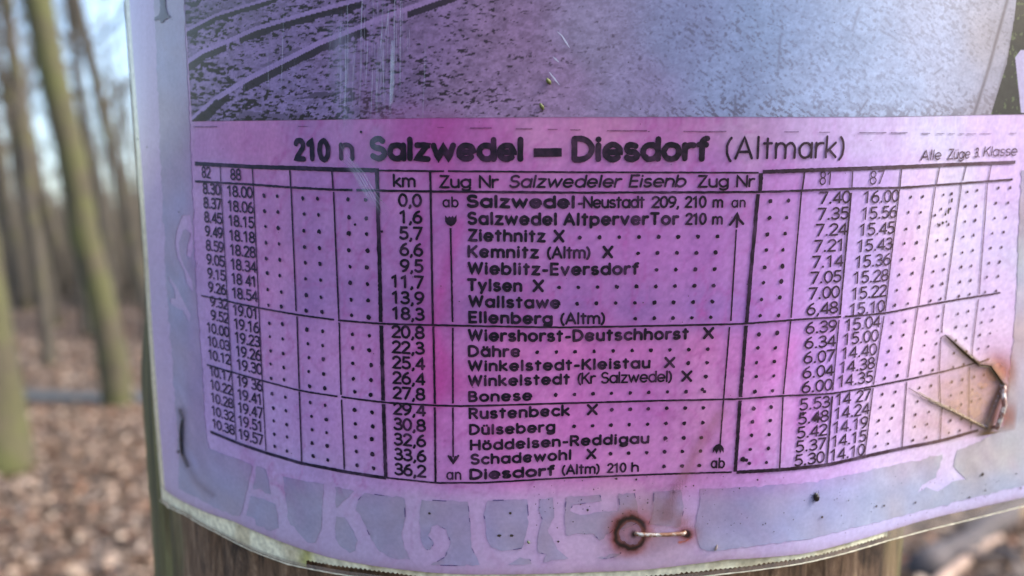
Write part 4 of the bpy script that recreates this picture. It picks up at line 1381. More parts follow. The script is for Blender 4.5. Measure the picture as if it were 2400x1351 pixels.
# ------------------------------------------------------------------ grey lettered band under the table (worn cut-out letters)
GREY = [
    [(358, -60), (358, 0), (366, 200), (375, 400), (388, 676), (395, 742), (402, 830), (415, 1000), (418, 1080), (417, 1146), (480, 1178), (546, 1209), (560, 1210), (570, 1190), (578, 1152), (592, 1094), (584, 1088), (530, 1068), (488, 1050), (480, 980), (472, 850), (460, 700), (452, 530), (442, 330), (434, 160), (427, 0), (426, -60)],
    [(601, 1092), (622, 1100), (635, 1159), (622, 1156), (610, 1146), (594, 1148)],
    [(587, 1162), (645, 1181), (655, 1237), (635, 1245), (601, 1231), (598, 1216), (578, 1209)],
    [(662, 1117), (759, 1135), (756, 1167), (754, 1237), (741, 1272), (724, 1273), (703, 1251), (677, 1219)],
    [(785, 1142), (831, 1151), (788, 1191)],
    [(788, 1210), (808, 1212), (823, 1237), (839, 1266), (834, 1290), (820, 1296), (796, 1277), (788, 1260)],
    [(855, 1155), (948, 1167), (951, 1213), (942, 1248), (947, 1283), (963, 1312), (916, 1306), (890, 1292), (872, 1266), (858, 1231), (834, 1196), (840, 1172)],
    [(989, 1170), (1097, 1174), (1100, 1200), (1103, 1235), (1105, 1280), (1125, 1324), (1010, 1323), (1044, 1304), (1057, 1269), (1047, 1240), (1026, 1228), (1012, 1233), (1003, 1254), (1018, 1272), (1009, 1288), (998, 1286), (986, 1260), (985, 1213)],
    [(1143, 1171), (1235, 1168.5), (1239, 1222), (1233, 1252), (1223, 1284), (1175, 1291), (1152, 1281), (1141, 1260), (1137, 1217), (1134, 1202)],
    [(1190, 1323), (1219, 1305.5), (1242, 1310), (1246, 1322)],
    [(1264, 1167), (1296, 1164), (1299, 1211), (1283, 1240), (1306, 1287), (1332, 1308.5), (1274, 1317), (1281, 1298), (1262, 1294), (1260, 1257), (1271, 1217), (1262, 1193)],
    [(1327, 1163), (1405, 1158), (1410, 1173), (1376, 1177), (1341, 1181), (1335, 1196), (1359, 1206), (1391, 1200), (1446, 1197), (1452, 1185), (1449, 1155), (1486, 1154), (1494, 1187), (1496, 1222), (1470, 1236), (1437, 1240), (1405, 1266), (1391, 1250), (1362, 1250), (1328, 1254.6), (1322, 1210)],
    [(1400, 1307), (1455, 1292), (1452, 1300), (1425, 1308)],
    [(1531, 1151), (1595, 1148), (1602, 1187), (1593, 1234), (1519, 1228), (1531, 1193)],
    [(1639, 1145), (1700, 1143), (1904, 1129), (2021, 1107), (2210, 1066), (2196, 1120), (2163, 1137), (2150, 1158), (2172, 1142), (2199, 1153), (2234, 1129), (2266, 1124), (2236, 1094), (2245, 1056), (2300, 1036), (2352, 1000), (2378, 780), (2385, 700), (2390, 530), (2396, 400), (2440, 400), (2440, 1128), (2400, 1137), (2283, 1167), (2079, 1219), (1904, 1260), (1700, 1288), (1656, 1289.5), (1639, 1281), (1627, 1231), (1639, 1184)],
]
HOLES = [  # pale letter shapes on the left band
    [(425, 505), (411, 545), (408, 575), (414, 605), (430, 635), (436, 665), (447, 680), (452, 684), (450, 660), (440, 640), (430, 622), (420, 595), (418, 570), (428, 540), (433, 538), (446, 548), (438, 578), (436, 600), (446, 604), (451, 585), (450, 540), (444, 505)],
    [(393, 648), (412, 670), (424, 695), (434, 715), (447, 738), (444, 754), (438, 748), (428, 728), (414, 722), (398, 712), (398, 700), (410, 700), (406, 678), (395, 658)],
]


def poly_mesh(polys, holes, spacing=0.0022):
    """constrained triangulation of outlines on the sheet with inner points, so that it follows the bend"""
    V = []; F = []; n0 = 0
    for poly in polys:
        P = np.array(poly, float)
        # densify and roughen the torn outline
        D = []
        for a, b in zip(P, np.roll(P, -1, 0)):
            m = max(1, int(np.hypot(*(b - a)) / 9))
            for j in range(m):
                q = a + (b - a) * j / m
                D.append(q + (rng.normal(0, 1.3, 2) if j else 0))
        D = np.array(D)
        st = P2(D)
        ring = [Vector(p) for p in st]
        edges = [(i, (i + 1) % len(ring)) for i in range(len(ring))]
        pts = list(ring)
        hs = []
        for h in holes:
            if inside(np.array([np.mean([q[0] for q in h])]), np.array([np.mean([q[1] for q in h])]), P)[0]:
                hp = P2(h); b = len(pts)
                pts += [Vector(p) for p in hp]
                edges += [(b + i, b + (i + 1) % len(hp)) for i in range(len(hp))]
                hs.append(h)
        lo = st.min(0); hi = st.max(0)
        gx, gy = np.meshgrid(np.arange(lo[0] + spacing / 2, hi[0], spacing), np.arange(lo[1] + spacing / 2, hi[1], spacing))
        g = np.c_[gx.ravel(), gy.ravel()]
        if len(g):
            ok = inside(g[:, 0], g[:, 1], st)
            pts += [Vector(p) for p in g[ok]]
        co, ed, fa, _, _, _ = geometry.delaunay_2d_cdt(pts, edges, [], 0, 1e-7)
        co = np.array([tuple(c) for c in co])
        fa = [tuple(f) for f in fa]
        cen = np.array([co[list(f)].mean(0) for f in fa])
        keep = inside(cen[:, 0], cen[:, 1], st)
        for h in hs:
            keep &= ~inside(cen[:, 0], cen[:, 1], P2(h))
        V.append(co); F += [tuple(i + n0 for i in f) for f, k in zip(fa, keep) if k]; n0 += len(co)
    return np.vstack(V), F


Vb, Fb = poly_mesh(GREY, HOLES)


def grey_col(s, t):
    px, py = st2px(s, t)
    c = stain_field(px, np.maximum(py, 290))
    k = np.array([0.71, 0.83, 0.77])
    rt = sstep(1800, 2250, px)[:, None]
    k = k * (1 - rt) + np.array([0.68, 0.76, 0.62]) * rt
    # blue bloom in parts of the band
    gr = (fbm(px / 14, py / 14, 341, 4) - .5)[:, None]
    c = c * (1 + .30 * gr)
    bl = (fbm(px / 60 + 4, py / 60 + 2, 91, 3) - .45)[:, None] * np.array([-.10, .06, .22])
    return np.clip(c * (k + bl), 0, 1)


vb = surf(Vb[:, 0], Vb[:, 1], OFF_BAND) - P0
# only faces that were kept
used = sorted({i for f in Fb for i in f}); re_ = {i: k for k, i in enumerate(used)}
mesh_obj('lettered_border', vb[used], [tuple(re_[i] for i in f) for f in Fb], M_PAPER, sheet, col=grey_col(Vb[used, 0], Vb[used, 1]))

# fine dark outline crumbs along the torn letter edges
cr = Ribbon()
for poly in GREY[6:14]:
    P = np.array(poly, float)
    for a, b in zip(P, np.roll(P, -1, 0)):
        if random.random() < .45:
            L = np.hypot(*(b - a)); t0 = random.uniform(0, .5); t1 = t0 + random.uniform(.2, .5)
            cr.stroke(P2([a + (b - a) * t0, a + (b - a) * min(t1, 1)]), 0.00012, caps=False, rough=.3)


def crumb_col(s, t):
    return np.repeat(lin((92, 78, 120))[None], np.size(s), 0)


cr.build('letter_outline', M_INK, sheet, crumb_col, off=OFF_INK)

# ------------------------------------------------------------------ the printed photograph (track ballast and rails)
PH_BOT = P2([(443, 285), (700, 282), (1000, 277), (1300, 275), (1700, 274), (2080, 274), (2345, 269), (2440, 268)])
PH_S0 = float(px2st(437, 140)[0])


def rail(px, py, pl, off, half):
    d, f, sd = dist_poly(px, py, pl)
    return d, sd


def photo_col(s, t):
    px, py = st2px(s, t)
    wx = px + 30 * (fbm(px / 80, py / 80, 101, 3) - .5)
    base = idw(wx, py, PS, 60)
    base *= (1 + .25 * (fbm(px / 45, py / 30, 105, 4) - .5))[:, None]
    # ballast: dark chips, flat and long near the rails, fine and slanting on the right
    rgt = sstep(1150, 1700, px)
    a1 = .55 * fbm(px / 8.5 + .35 * py / 8, py / 3.9, 111, 3) + .45 * fbm(px / 15, py / 6.5, 113, 3); a2 = fbm((px + .6 * py) / 11 + 9, (py - .75 * px) / 5.2, 115, 2)
    b1 = fbm(px / 160 + 3, py / 60 + 3, 119, 3)
    thr_l = 0.555 - 0.30 * (b1 - .5) + .05 * sstep(700, 1150, px) - .05 * sstep(150, 285, py) * (px < 900)
    thr_r = 0.585 - 0.22 * (b1 - .5) - .07 * sstep(200, 275, py)
    dk_l = sstep(0, .09, a1 - thr_l); dk_r = sstep(0, .14, a2 - thr_r) * (.56 - .16 * sstep(1700, 2000, px) + .2 * sstep(215, 275, py))
    dk = dk_l * (1 - rgt) + dk_r * rgt
    dk_r = np.maximum(dk_r, .30 * sstep(.46, .62, fbm((px + .6 * py) / 5.5, (py - .75 * px) / 3.6, 127, 2)))
    # soft mid-tone mottling
    mid = (.26 * sstep(.42, .66, fbm(px / 20, py / 11, 123, 3)) + .18 * sstep(.45, .6, fbm(px / 5, py / 4, 125, 2))) * (1 - .55 * rgt)
    dk = np.maximum(dk, mid)
    lightr = np.zeros_like(px)
    # rails: pale head, dark shadow on the lower side
    for pl, hw, sw in (([(425, 300), (502, 232), (585, 182), (745, 102), (895, 42), (1030, -6), (1200, -60)], 6, 17), ([(425, 152), (470, 122), (532, 97), (595, 68), (720, 31), (860, -6), (1000, -40)], 5, 15), ([(425, 75), (502, 36), (560, 18), (640, -6), (760, -40)], 3.5, 11)):
        d, f, sd = dist_poly(px, py, pl)
        below = sd > 0
        rag = 5 * (fbm(px / 12, py / 12, 131, 3) - .5)
        lightr = np.maximum(lightr, (d < hw) * 1.0)
        sh = below & (d >= hw) & (d < hw + sw * (0.75 + .5 * fbm(px / 40, py / 40, 135, 2)) + rag)
        gapn = fbm(px / 55 + 3, py / 200, 139, 2)
        dk = np.where(sh & ~((gapn > .66)), np.maximum(dk, .95), dk)
        up = (~below) & (d >= hw) & (d < hw + 8) & (fbm(px / 40 + 8, py / 30, 137, 2) > .52)
        dk = np.where(up, np.maximum(dk, .5), dk)
    dk = dk * (1 - lightr) + .10 * lightr * (fbm(px / 30, py / 5, 141, 2))
    # shadows in the corner and the two sleepers
    for poly, a in (([(440, 287), (476, 258), (505, 232), (520, 246), (478, 285)], .96), ([(560, 262), (700, 270), (760, 282), (755, 288), (545, 286)], .55), ([(706, 232), (735, 217), (808, 216), (760, 231)], .72),
                    ([(425, 8), (455, 2), (470, 0), (468, 8), (448, 20)], .95), ([(533, 33), (560, 22), (562, 32), (540, 42)], .9), ([(428, 28), (440, 28), (440, 52), (430, 54)], .6)):
        m = inside(px + 6 * (fbm(px / 9, py / 9, 145, 2) - .5), py + 6 * (fbm(px / 9 + 5, py / 9, 147, 2) - .5), poly)
        dk = np.where(m, np.maximum(dk, a), dk)
    # grass stems and the dark tree corner on the right
    for pl, w, a in (([(2366, -10), (2320, 160), (2285, 270)], 4.5, .75), ([(2392, -10), (2368, 120), (2330, 262)], 5, .55), ([(2012, 20), (1996, 72)], 4, .45), ([(1828, 85), (1822, 165)], 4, .4), ([(1723, 225), (1722, 274)], 4, .6),
                     ([(2032, 235), (2005, 274)], 4, .55), ([(1985, 195), (1990, 240)], 3, .4), ([(2210, 160), (2190, 175)], 3, .5), ([(1880, 245), (1935, 262), (1990, 272)], 6, .3), ([(2085, 245), (2020, 272)], 5, .3)):
        d, f, _ = dist_poly(px, py, pl)
        dk = np.maximum(dk, a * np.exp(-(d / w) ** 2))
    # thicker tangle along the lower margin on the right
    tang = sstep(225, 274, py) * sstep(1850, 1960, px) * (1 - sstep(2230, 2330, px)) * sstep(.48, .6, fbm((px + py) / 14, (py - px) / 30, 151, 3))
    dk = np.maximum(dk, .62 * tang)
    dark = lin(np.stack([np.interp(px, [440, 900, 1300, 1800, 2300], [18, 30, 66, 96, 84]), np.interp(px, [440, 900, 1300, 1800, 2300], [15, 20, 44, 80, 70]), np.interp(px, [440, 900, 1300, 1800, 2300], [28, 40, 70, 96, 80])], -1))
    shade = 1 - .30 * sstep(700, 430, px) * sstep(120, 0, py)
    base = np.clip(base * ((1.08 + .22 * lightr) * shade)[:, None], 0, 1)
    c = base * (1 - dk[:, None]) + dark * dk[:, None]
    grey = inside(px, py, [(2326, 266), (2362, 150), (2380, 40), (2400, -140), (2900, -140), (2900, 285), (2330, 275)])
    gc = lin((34, 36, 34)) * (0.6 + 0.8 * fbm(px / 8, py / 8, 155, 3))[:, None]
    leafy = (fbm(px / 6 + 3, py / 9, 157, 3) > .67)[:, None]
    gc = np.where(leafy, lin((92, 112, 62)) * .6, gc)
    c = np.where(grey[:, None], gc, c)
    slab = inside(px, py, [(2382, 135), (2394, 118), (2420, 118), (2450, 180), (2460, 268), (2396, 266)])
    c = np.where(slab[:, None], lin((178, 165, 205)), c)
    # dye run over the lower left of the picture
    for pl, w, col, a in (([(880, 285), (960, 262), (1060, 280)], 26, (165, 80, 165), .35), ([(800, 110), (850, 240)], 30, (150, 90, 165), .2)):
        d, f, _ = dist_poly(px, py, pl)
        c = over(c, col, a * np.exp(-(d / w) ** 2))
    rt = sstep(1000, 1700, px)[..., None]
    return tone(c, sat=.78, gain=np.array([.84, .79, .73]) * (1 - rt) + np.array([.76, .77, .79]) * rt)


Sp = np.linspace(PH_S0, S_RIGHT - 0.0002, 1300)
tb = t_of(PH_BOT, Sp)
kk = np.r_[np.linspace(0, 0.019, 128), 0.019 + np.cumsum(0.00016 * 1.045 ** np.arange(70))]
kk = kk[kk < (T_TOP - tb.max() - 0.004)]
SS = np.repeat(Sp[:, None], len(kk), 1); TT = tb[:, None] + kk[None]
vp = surf(SS, TT, OFF_PHOTO) - P0
i = np.arange(len(Sp) - 1)[:, None] * len(kk) + np.arange(len(kk) - 1)[None]
fp = np.stack([i, i + len(kk), i + len(kk) + 1, i + 1], -1).reshape(-1, 4)
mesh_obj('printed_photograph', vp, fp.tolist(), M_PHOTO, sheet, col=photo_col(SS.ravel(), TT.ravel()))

# ------------------------------------------------------------------ cream tape strip with a serrated edge along the bottom, and down the left side
def tape():
    S = np.linspace(S_FILM + 0.0006, float(px2st(2085, 1255)[0]), 2200)
    px, py = st2px(S, t_of(FILM_BOT, S))
    # toothed lower edge right of the corner piece: the tape ends short of the film there
    saw = np.abs((((S + .0004 * fbm(S * 300, S * 0, 261, 2)) / 0.00078) % 1) - .5) * 2 * (.55 + .7 * vnoise(S * 900, S * 0 + 3, 263))
    cut = np.where(px > 716, 0.00045 + 0.00030 * saw + .00025 * fbm(S * 60, S * 0 + 7, 265, 3), 0.0)
    cut = cut + np.where((px > 716) & (px < 1100), 0.0005 * (1 - sstep(900, 1100, px)), 0)
    tb_ = t_of(FILM_BOT, S) + cut
    tt_ = t_of(PAPER_BOT, S) + 0.0006

    def col(s, t):
        c = np.repeat(lin((212, 210, 184))[None], len(s), 0)
        qx, qy = st2px(s, t)
        c = c * (.86 + .28 * fbm(s * 120, t * 2600, 161, 4))[:, None]
        # yellowed and muddy fringes
        c = over(c, (150, 132, 96), .45 * sstep(.52, .7, fbm(s * 160, t * 160 + 3, 165, 3)))
        c = over(c, (150, 150, 70), .8 * np.exp(-((qx - 716) / 18) ** 2))
        c = over(c, (120, 66, 30), .9 * np.exp(-((qx - 1812) / 16) ** 2) * sstep(1318, 1328, qy))
        c = over(c, (110, 92, 80), .7 * np.exp(-np.abs(t - t_of(PAPER_BOT, s)) / .0003))
        return c
    ruled_mesh('tape_strip', S, tb_, tt_, 12, -0.00035, M_EDGE, sheet, col)


tape()


def left_strip():
    n = 400
    T = np.linspace(float(t_of(FILM_BOT, np.array([S_FILM]))[0]), T_TOP, n)
    V = []
    k = 6
    for j in range(k):
        s = S_FILM + (S_LEFT - S_FILM + 0.0004) * j / (k - 1)
        V.append(surf(np.full(n, s), T, -0.00035))
    V = np.array(V).reshape(-1, 3) - P0
    F = [(j * n + i, (j + 1) * n + i, (j + 1) * n + i + 1, j * n + i + 1) for j in range(k - 1) for i in range(n - 1)]
    c = lin((196, 190, 164))[None] * (.8 + .4 * fbm(np.tile(T, k) * 500, np.repeat(np.arange(k), n) * .7, 171, 3))[:, None]
    mesh_obj('film_margin', V, F, M_EDGE, sheet, col=c)


left_strip()

# bright edge line of the film along the bottom
eb = Ribbon()
Se = np.linspace(S_FILM, S_RIGHT, 300)
eb.stroke(np.c_[Se, t_of(FILM_BOT, Se)], 0.00022, caps=False, rough=.15)
eb.build('film_edge', M_EDGE, sheet, lambda s, t: np.repeat(lin((205, 200, 178))[None], len(s), 0), off=0.00002)

# ------------------------------------------------------------------ stains: rust, grime, scratches
def stain_patch(name, box, colf, n=(150, 110), off=OFF_STAIN):
    (x0, y0), (x1, y1) = box
    a = P2([(x0, y1)])[0]; b = P2([(x1, y0)])[0]
    S = np.linspace(a[0], b[0], n[0]); T = np.linspace(a[1], b[1], n[1])

    def cf(s, t):
        px, py = st2px(s, t)
        rgb, al = colf(px, py)
        return np.c_[rgb, np.clip(al, 0, 1)]
    return grid_mesh(name, S, T, off, M_STAIN, sheet, cf)


def rust_main(px, py):
    w = 6 * (fbm(px / 19, py / 19, 181, 3) - .5)
    r = np.hypot((px - 1476) / 1.0, (py - 1247) / 1.02) + w * 2
    ang = np.arctan2(py - 1247, px - 1476)
    ring = np.exp(-((r - 34) / 10) ** 2) * (1 - .25 * np.exp(-((ang - 0.05) / .35) ** 2))
    halo = np.exp(-np.clip(r - 33, 0, 99) / 17) * (r > 26) + .45 * (r <= 26)
    down = np.exp(-((px - 1500) / 90) ** 2) * np.exp(-((py - 1268) / 34) ** 2) * .30
    r2 = np.hypot(px - 1607, (py - 1247)) + w * 2
    ring2 = np.exp(-((r2 - 6) / 9) ** 2)
    halo2 = np.exp(-np.clip(r2 - 8, 0, 99) / 11)
    hook = np.exp(-(dist_poly(px, py, [(1591, 1269), (1604, 1267), (1620, 1256)])[0] / 4) ** 2)
    up = np.exp(-((px - 1520) / 60) ** 2) * np.exp(-((py - 1205) / 42) ** 2) * .38 + np.exp(-((px - 1600) / 22) ** 2) * np.exp(-((py - 1225) / 24) ** 2) * .35
    under = np.exp(-(dist_poly(px, py, [(1490, 1254), (1600, 1252)])[0] / 6) ** 2) * .45
    dk = np.clip(np.maximum(ring, np.maximum(ring2, np.exp(-((px - 1484) / 11) ** 2 - ((py - 1250) / 13) ** 2))), 0, 1)
    al = np.maximum.reduce([dk * .96, halo * .98, halo2 * .95, hook * .7, down, up, under])
    edge = sstep(1380, 1420, px) * (1 - sstep(1640, 1672, px)) * sstep(1125, 1165, py) * (1 - sstep(1300, 1322, py))
    rust = lin((170, 72, 30)) ; pinkb = lin((158, 98, 96)); black = lin((22, 11, 9))
    t = sstep(26, 36, r)[:, None]
    c = pinkb * (1 - t) + rust * t
    far = sstep(40, 75, np.minimum(r, r2 + 30))[:, None]
    c = c * (1 - far) + lin((168, 118, 112)) * far
    c = c * (1 - dk[:, None]) + black * dk[:, None]
    return c, al * edge * (.85 + .3 * fbm(px / 10, py / 10, 185, 3))


stain_patch('rust_stain', ((1375, 1120), (1680, 1325)), rust_main, (230, 150))


def tan_fold(px, py):
    d1, f1, s1 = dist_poly(px, py, [(2214, 784), (2264, 830), (2296, 856), (2320, 858), (2352, 905)])
    d2, f2, s2 = dist_poly(px, py, [(2128, 908), (2180, 938), (2232, 962), (2312, 1003)])
    d3, _, _ = dist_poly(px, py, [(2352, 905), (2334, 950), (2316, 1008)])
    ins = inside(px, py, FOLD)
    n = fbm(px / 22, py / 22, 191, 4)
    gg = np.clip(((px - 2128) * .822 + (py - 908) * .57) / 130, 0, 1)
    dm = np.minimum(d1, d2)
    warm = (.25 + .45 * n) * gg * np.where(ins, 1, np.exp(-(dm / 16) ** 2) * .8)
    mold = np.exp(-(np.minimum(d1, d2) / 9) ** 2) * (.35 + .65 * n) * np.clip((px - 2120) / 130, .12, 1)
    stp = np.exp(-(d3 / 15) ** 2) * 1.0
    rustp = np.exp(-(np.hypot(px - 2338, py - 872) / 42) ** 2) * .8 + np.exp(-(np.hypot(px - 2356, py - 975) / 34) ** 2) * .55
    low = np.exp(-(np.hypot((px - 2316) / 1.5, py - 1018) / 17) ** 2) * .9
    below = np.exp(-((px - 2215) / 90) ** 2) * np.exp(-((py - 1000) / 40) ** 2) * .35 * n
    al = np.maximum.reduce([warm, mold * .85, stp * .8, rustp, low, below])
    w = np.stack([warm + below, mold, stp, rustp, low], -1) + 1e-6
    w = w / w.sum(-1, keepdims=True)
    cols = np.stack([lin((186, 150, 116)), lin((92, 78, 38)), lin((78, 42, 34)), lin((150, 82, 52)), lin((96, 82, 34))])
    edge = sstep(2105, 2150, px) * (1 - sstep(2370, 2400, px)) * sstep(765, 800, py) * (1 - sstep(1040, 1064, py))
    return w @ cols, al * edge


stain_patch('mould_stain', ((2100, 760), (2404, 1066)), tan_fold, (230, 260))

fold = Ribbon()  # crease lines: the shade in the valleys painted as dark ribbons
fold.stroke(P2([(2214, 785), (2264, 831), (2296, 857), (2319, 858), (2351, 904)]), 0.00030, taper=[.25, 1, 1, .8, 1], caps=True)
fold.stroke(P2([(2128, 909), (2180, 939), (2232, 963), (2312, 1004)]), 0.00030, taper=[.25, 1, 1, 1], caps=True)
fold.build('fold_crease_shade', M_INK, sheet, lambda s, t: np.repeat(lin((62, 50, 36))[None], len(s), 0), off=0.00028)
fold = Ribbon()  # film edge on the outer lip, its highlight painted as lighter ribbons
fold.stroke(P2([(2270, 833), (2298, 858), (2320, 861), (2349, 902)]), 0.00016, caps=False, rough=.2)
fold.stroke(P2([(2150, 918), (2182, 936), (2234, 960), (2308, 999)]), 0.00012, caps=False, rough=.2)
fold.build('fold_lip_highlight', M_EDGE, sheet, lambda s, t: np.repeat(lin((158, 144, 116))[None], len(s), 0), off=0.00042)


def slit(px, py):
    d, f, _ = dist_poly(px, py, [(424, 962), (430, 985), (427, 1040), (430, 1068), (440, 1092)])
    w = 3 + 3.2 * fbm(px / 6, py / 14, 201, 3)
    core = np.exp(-(d / w) ** 2)
    hole = np.exp(-(np.hypot(px - 419, py - 1059) / 4.5) ** 2)
    halo = np.exp(-(d / 11) ** 2) * .35
    tail = np.exp(-(dist_poly(px, py, [(440, 1092), (462, 1130), (500, 1160)])[0] / 9) ** 2) * .22
    al = np.maximum.reduce([core * .85, hole * .95, halo, tail])
    c = np.where((core > halo)[:, None], lin((62, 64, 82)) * (.7 + .7 * fbm(px / 5, py / 7, 205, 2))[:, None], lin((128, 112, 128)))
    c = np.where((hole > .5)[:, None], lin((40, 34, 36)), c)
    edge = sstep(402, 412, px) * (1 - sstep(505, 520, px)) * sstep(940, 955, py) * (1 - sstep(1165, 1178, py))
    return c, al * edge


stain_patch('torn_slit', ((398, 935), (524, 1182)), slit, (110, 170))


def corner_mark(px, py):
    m = inside(px + 3 * (fbm(px / 5, py / 5, 211, 2) - .5), py, [(373, -20), (373, 28), (370, 36), (361, 41), (361, 50), (366, 46), (371, 47), (377, 55), (382, 48), (397, 40), (391, 34), (388, 26), (385, 18), (385, -20)])
    c = lin((64, 60, 88)) * (.6 + .8 * fbm(px / 4, py / 30, 215, 2))[:, None]
    return c, m * .9


stain_patch('torn_corner_mark', ((355, -25), (402, 62)), corner_mark, (120, 90))


def brown_run(px, py):
    d, f, _ = dist_poly(px, py, [(1690, 960), (1640, 1040), (1600, 1120), (1575, 1160), (1560, 1215)])
    a = np.exp(-(d / (9 + 10 * fbm(px / 20, py / 20, 221, 2))) ** 2) * (.20 + .25 * f)
    d2 = np.hypot((px - 1578), (py - 1152)); a = np.maximum(a, .8 * np.exp(-(d2 / 5) ** 2))
    c = lin((150, 98, 100)) * (1 - sstep(2, 7, 8 - d2))[:, None] + lin((70, 44, 40)) * sstep(2, 7, 8 - d2)[:, None]
    edge = sstep(945, 970, py) * (1 - sstep(1205, 1235, py))
    return c, a * edge


stain_patch('brown_run', ((1530, 940), (1730, 1240)), brown_run, (90, 130))

# dirt specks sitting on the laminate
dk = Ribbon()
for (x, y, r, q) in [(2231, 470, .00026, 1.6), (2223, 495, .00026, 2.0), (2216, 503, .0002, 1.2), (2209, 523, .00026, 1.0), (2198, 526, .00018, 1), (2218, 520, .0002, 1), (2052, 446 + 740, .0002, 1), (1772, 1122, .00016, 1), (1923, 1210, .00022, 1),
                     (2071, 1185, .0002, 1), (2145, 1178, .0002, 1), (2271, 1166, .00022, 1), (2308, 1149, .00018, 1), (2302, 1112, .0003, 1), (1008, 1201, .0002, 1), (1170, 1291 - 38, .0003, .7), (1199, 1253, .0003, .7), (1308, 1267, .00018, 1),
                     (1443, 1120, .00022, .7), (1490, 1122, .00016, 1), (419, 497, .00014, 1), (345, 345, .0002, 1), (322, 326, .0003, 1), (1376, 1193, .0002, 1), (1196, 340 + 860, .0002, 1), (2379, 1110, .00022, .6), (2390, 1144, .0002, 1)]:
    dk.dot(P2([(x, y)])[0], r, squash=q)
for _ in range(170):
    x = random.uniform(1250, 2390); y = random.uniform(1110, 1250)
    dk.dot(P2([(x, y)])[0], random.uniform(.00004, .00011), squash=random.uniform(.6, 1.4))
for _ in range(120):
    x = random.uniform(360, 2390); y = random.uniform(10, 1100)
    dk.dot(P2([(x, y)])[0], random.uniform(.00004, .00009))
dko = dk.build('dirt_specks', M_INK, sheet, lambda s, t: np.repeat(lin((58, 50, 44))[None], len(s), 0), off=OFF_STAIN + .00003)
tag(dko, kind='stuff')

# scratches and scuffs in the film
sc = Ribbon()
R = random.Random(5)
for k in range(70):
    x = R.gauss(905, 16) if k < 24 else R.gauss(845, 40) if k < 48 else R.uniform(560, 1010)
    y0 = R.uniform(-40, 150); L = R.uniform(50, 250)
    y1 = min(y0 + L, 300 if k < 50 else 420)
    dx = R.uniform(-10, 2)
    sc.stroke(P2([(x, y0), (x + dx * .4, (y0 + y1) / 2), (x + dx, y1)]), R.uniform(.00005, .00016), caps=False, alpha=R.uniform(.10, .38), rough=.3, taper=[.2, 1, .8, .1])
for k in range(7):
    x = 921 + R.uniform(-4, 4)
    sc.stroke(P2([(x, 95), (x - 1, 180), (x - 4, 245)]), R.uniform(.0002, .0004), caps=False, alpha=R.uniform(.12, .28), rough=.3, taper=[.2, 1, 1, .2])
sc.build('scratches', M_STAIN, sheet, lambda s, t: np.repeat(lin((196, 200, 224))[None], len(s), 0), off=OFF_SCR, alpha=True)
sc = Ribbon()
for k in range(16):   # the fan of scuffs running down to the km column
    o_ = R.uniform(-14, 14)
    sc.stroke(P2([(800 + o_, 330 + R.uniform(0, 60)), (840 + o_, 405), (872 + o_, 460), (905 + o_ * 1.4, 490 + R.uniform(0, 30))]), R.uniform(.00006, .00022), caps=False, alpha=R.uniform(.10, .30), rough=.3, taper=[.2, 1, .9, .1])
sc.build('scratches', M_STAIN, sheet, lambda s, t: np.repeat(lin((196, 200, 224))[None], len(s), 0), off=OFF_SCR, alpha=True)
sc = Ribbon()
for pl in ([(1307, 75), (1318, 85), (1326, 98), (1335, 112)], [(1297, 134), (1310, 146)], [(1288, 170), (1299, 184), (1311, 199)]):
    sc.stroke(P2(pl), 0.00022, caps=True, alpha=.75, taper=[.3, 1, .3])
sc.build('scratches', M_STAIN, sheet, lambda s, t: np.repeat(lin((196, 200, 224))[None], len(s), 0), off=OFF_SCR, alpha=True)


def scuff_glare(px, py):  # film scuffs, plus the sky's reflection painted in as a pale vertical band
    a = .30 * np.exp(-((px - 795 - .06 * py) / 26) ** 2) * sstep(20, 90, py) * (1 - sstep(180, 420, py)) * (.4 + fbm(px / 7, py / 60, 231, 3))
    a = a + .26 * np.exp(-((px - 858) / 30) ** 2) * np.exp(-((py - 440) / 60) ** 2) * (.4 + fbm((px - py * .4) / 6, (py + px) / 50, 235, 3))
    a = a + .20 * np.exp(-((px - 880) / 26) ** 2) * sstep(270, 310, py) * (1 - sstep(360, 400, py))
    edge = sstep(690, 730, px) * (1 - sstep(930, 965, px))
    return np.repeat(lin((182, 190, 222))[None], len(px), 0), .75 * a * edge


stain_patch('film_scuff_glare', ((685, 0), (970, 560)), scuff_glare, (150, 220), off=OFF_SCR - .00002)

# ------------------------------------------------------------------ staples
def steel(name, c0, c1, rustiness):
    m, nt, p = new_mat(name)
    tc = nt.nodes.new('ShaderNodeTexCoord'); v = tc.outputs['Object']
    f = ramp(nt, noise_node(nt, v, 900, 5, 0.7), [(.5 - rustiness * .3, (0, 0, 0)), (.62 - rustiness * .2, (1, 1, 1))])
    c = mixc(nt, f, c0, c1)
    nt.links.new(c, p.inputs['Base Color'])
    inv = nt.nodes.new('ShaderNodeMath'); inv.operation = 'SUBTRACT'; inv.inputs[0].default_value = .85; nt.links.new(f, inv.inputs[1])
    nt.links.new(inv.outputs[0], p.inputs['Metallic'])
    p.inputs['Roughness'].default_value = .42
    b = nt.nodes.new('ShaderNodeBump'); b.inputs['Strength'].default_value = .5; b.inputs['Distance'].default_value = .0002
    nt.links.new(noise_node(nt, v, 1500, 4, .7), b.inputs['Height']); nt.links.new(b.outputs[0], p.inputs['Normal'])
    return m


def st_point(px, py, off):
    a = P2([(px, py)])[0]
    return Vector(surf(np.array([a[0]]), np.array([a[1]]), off)[0])


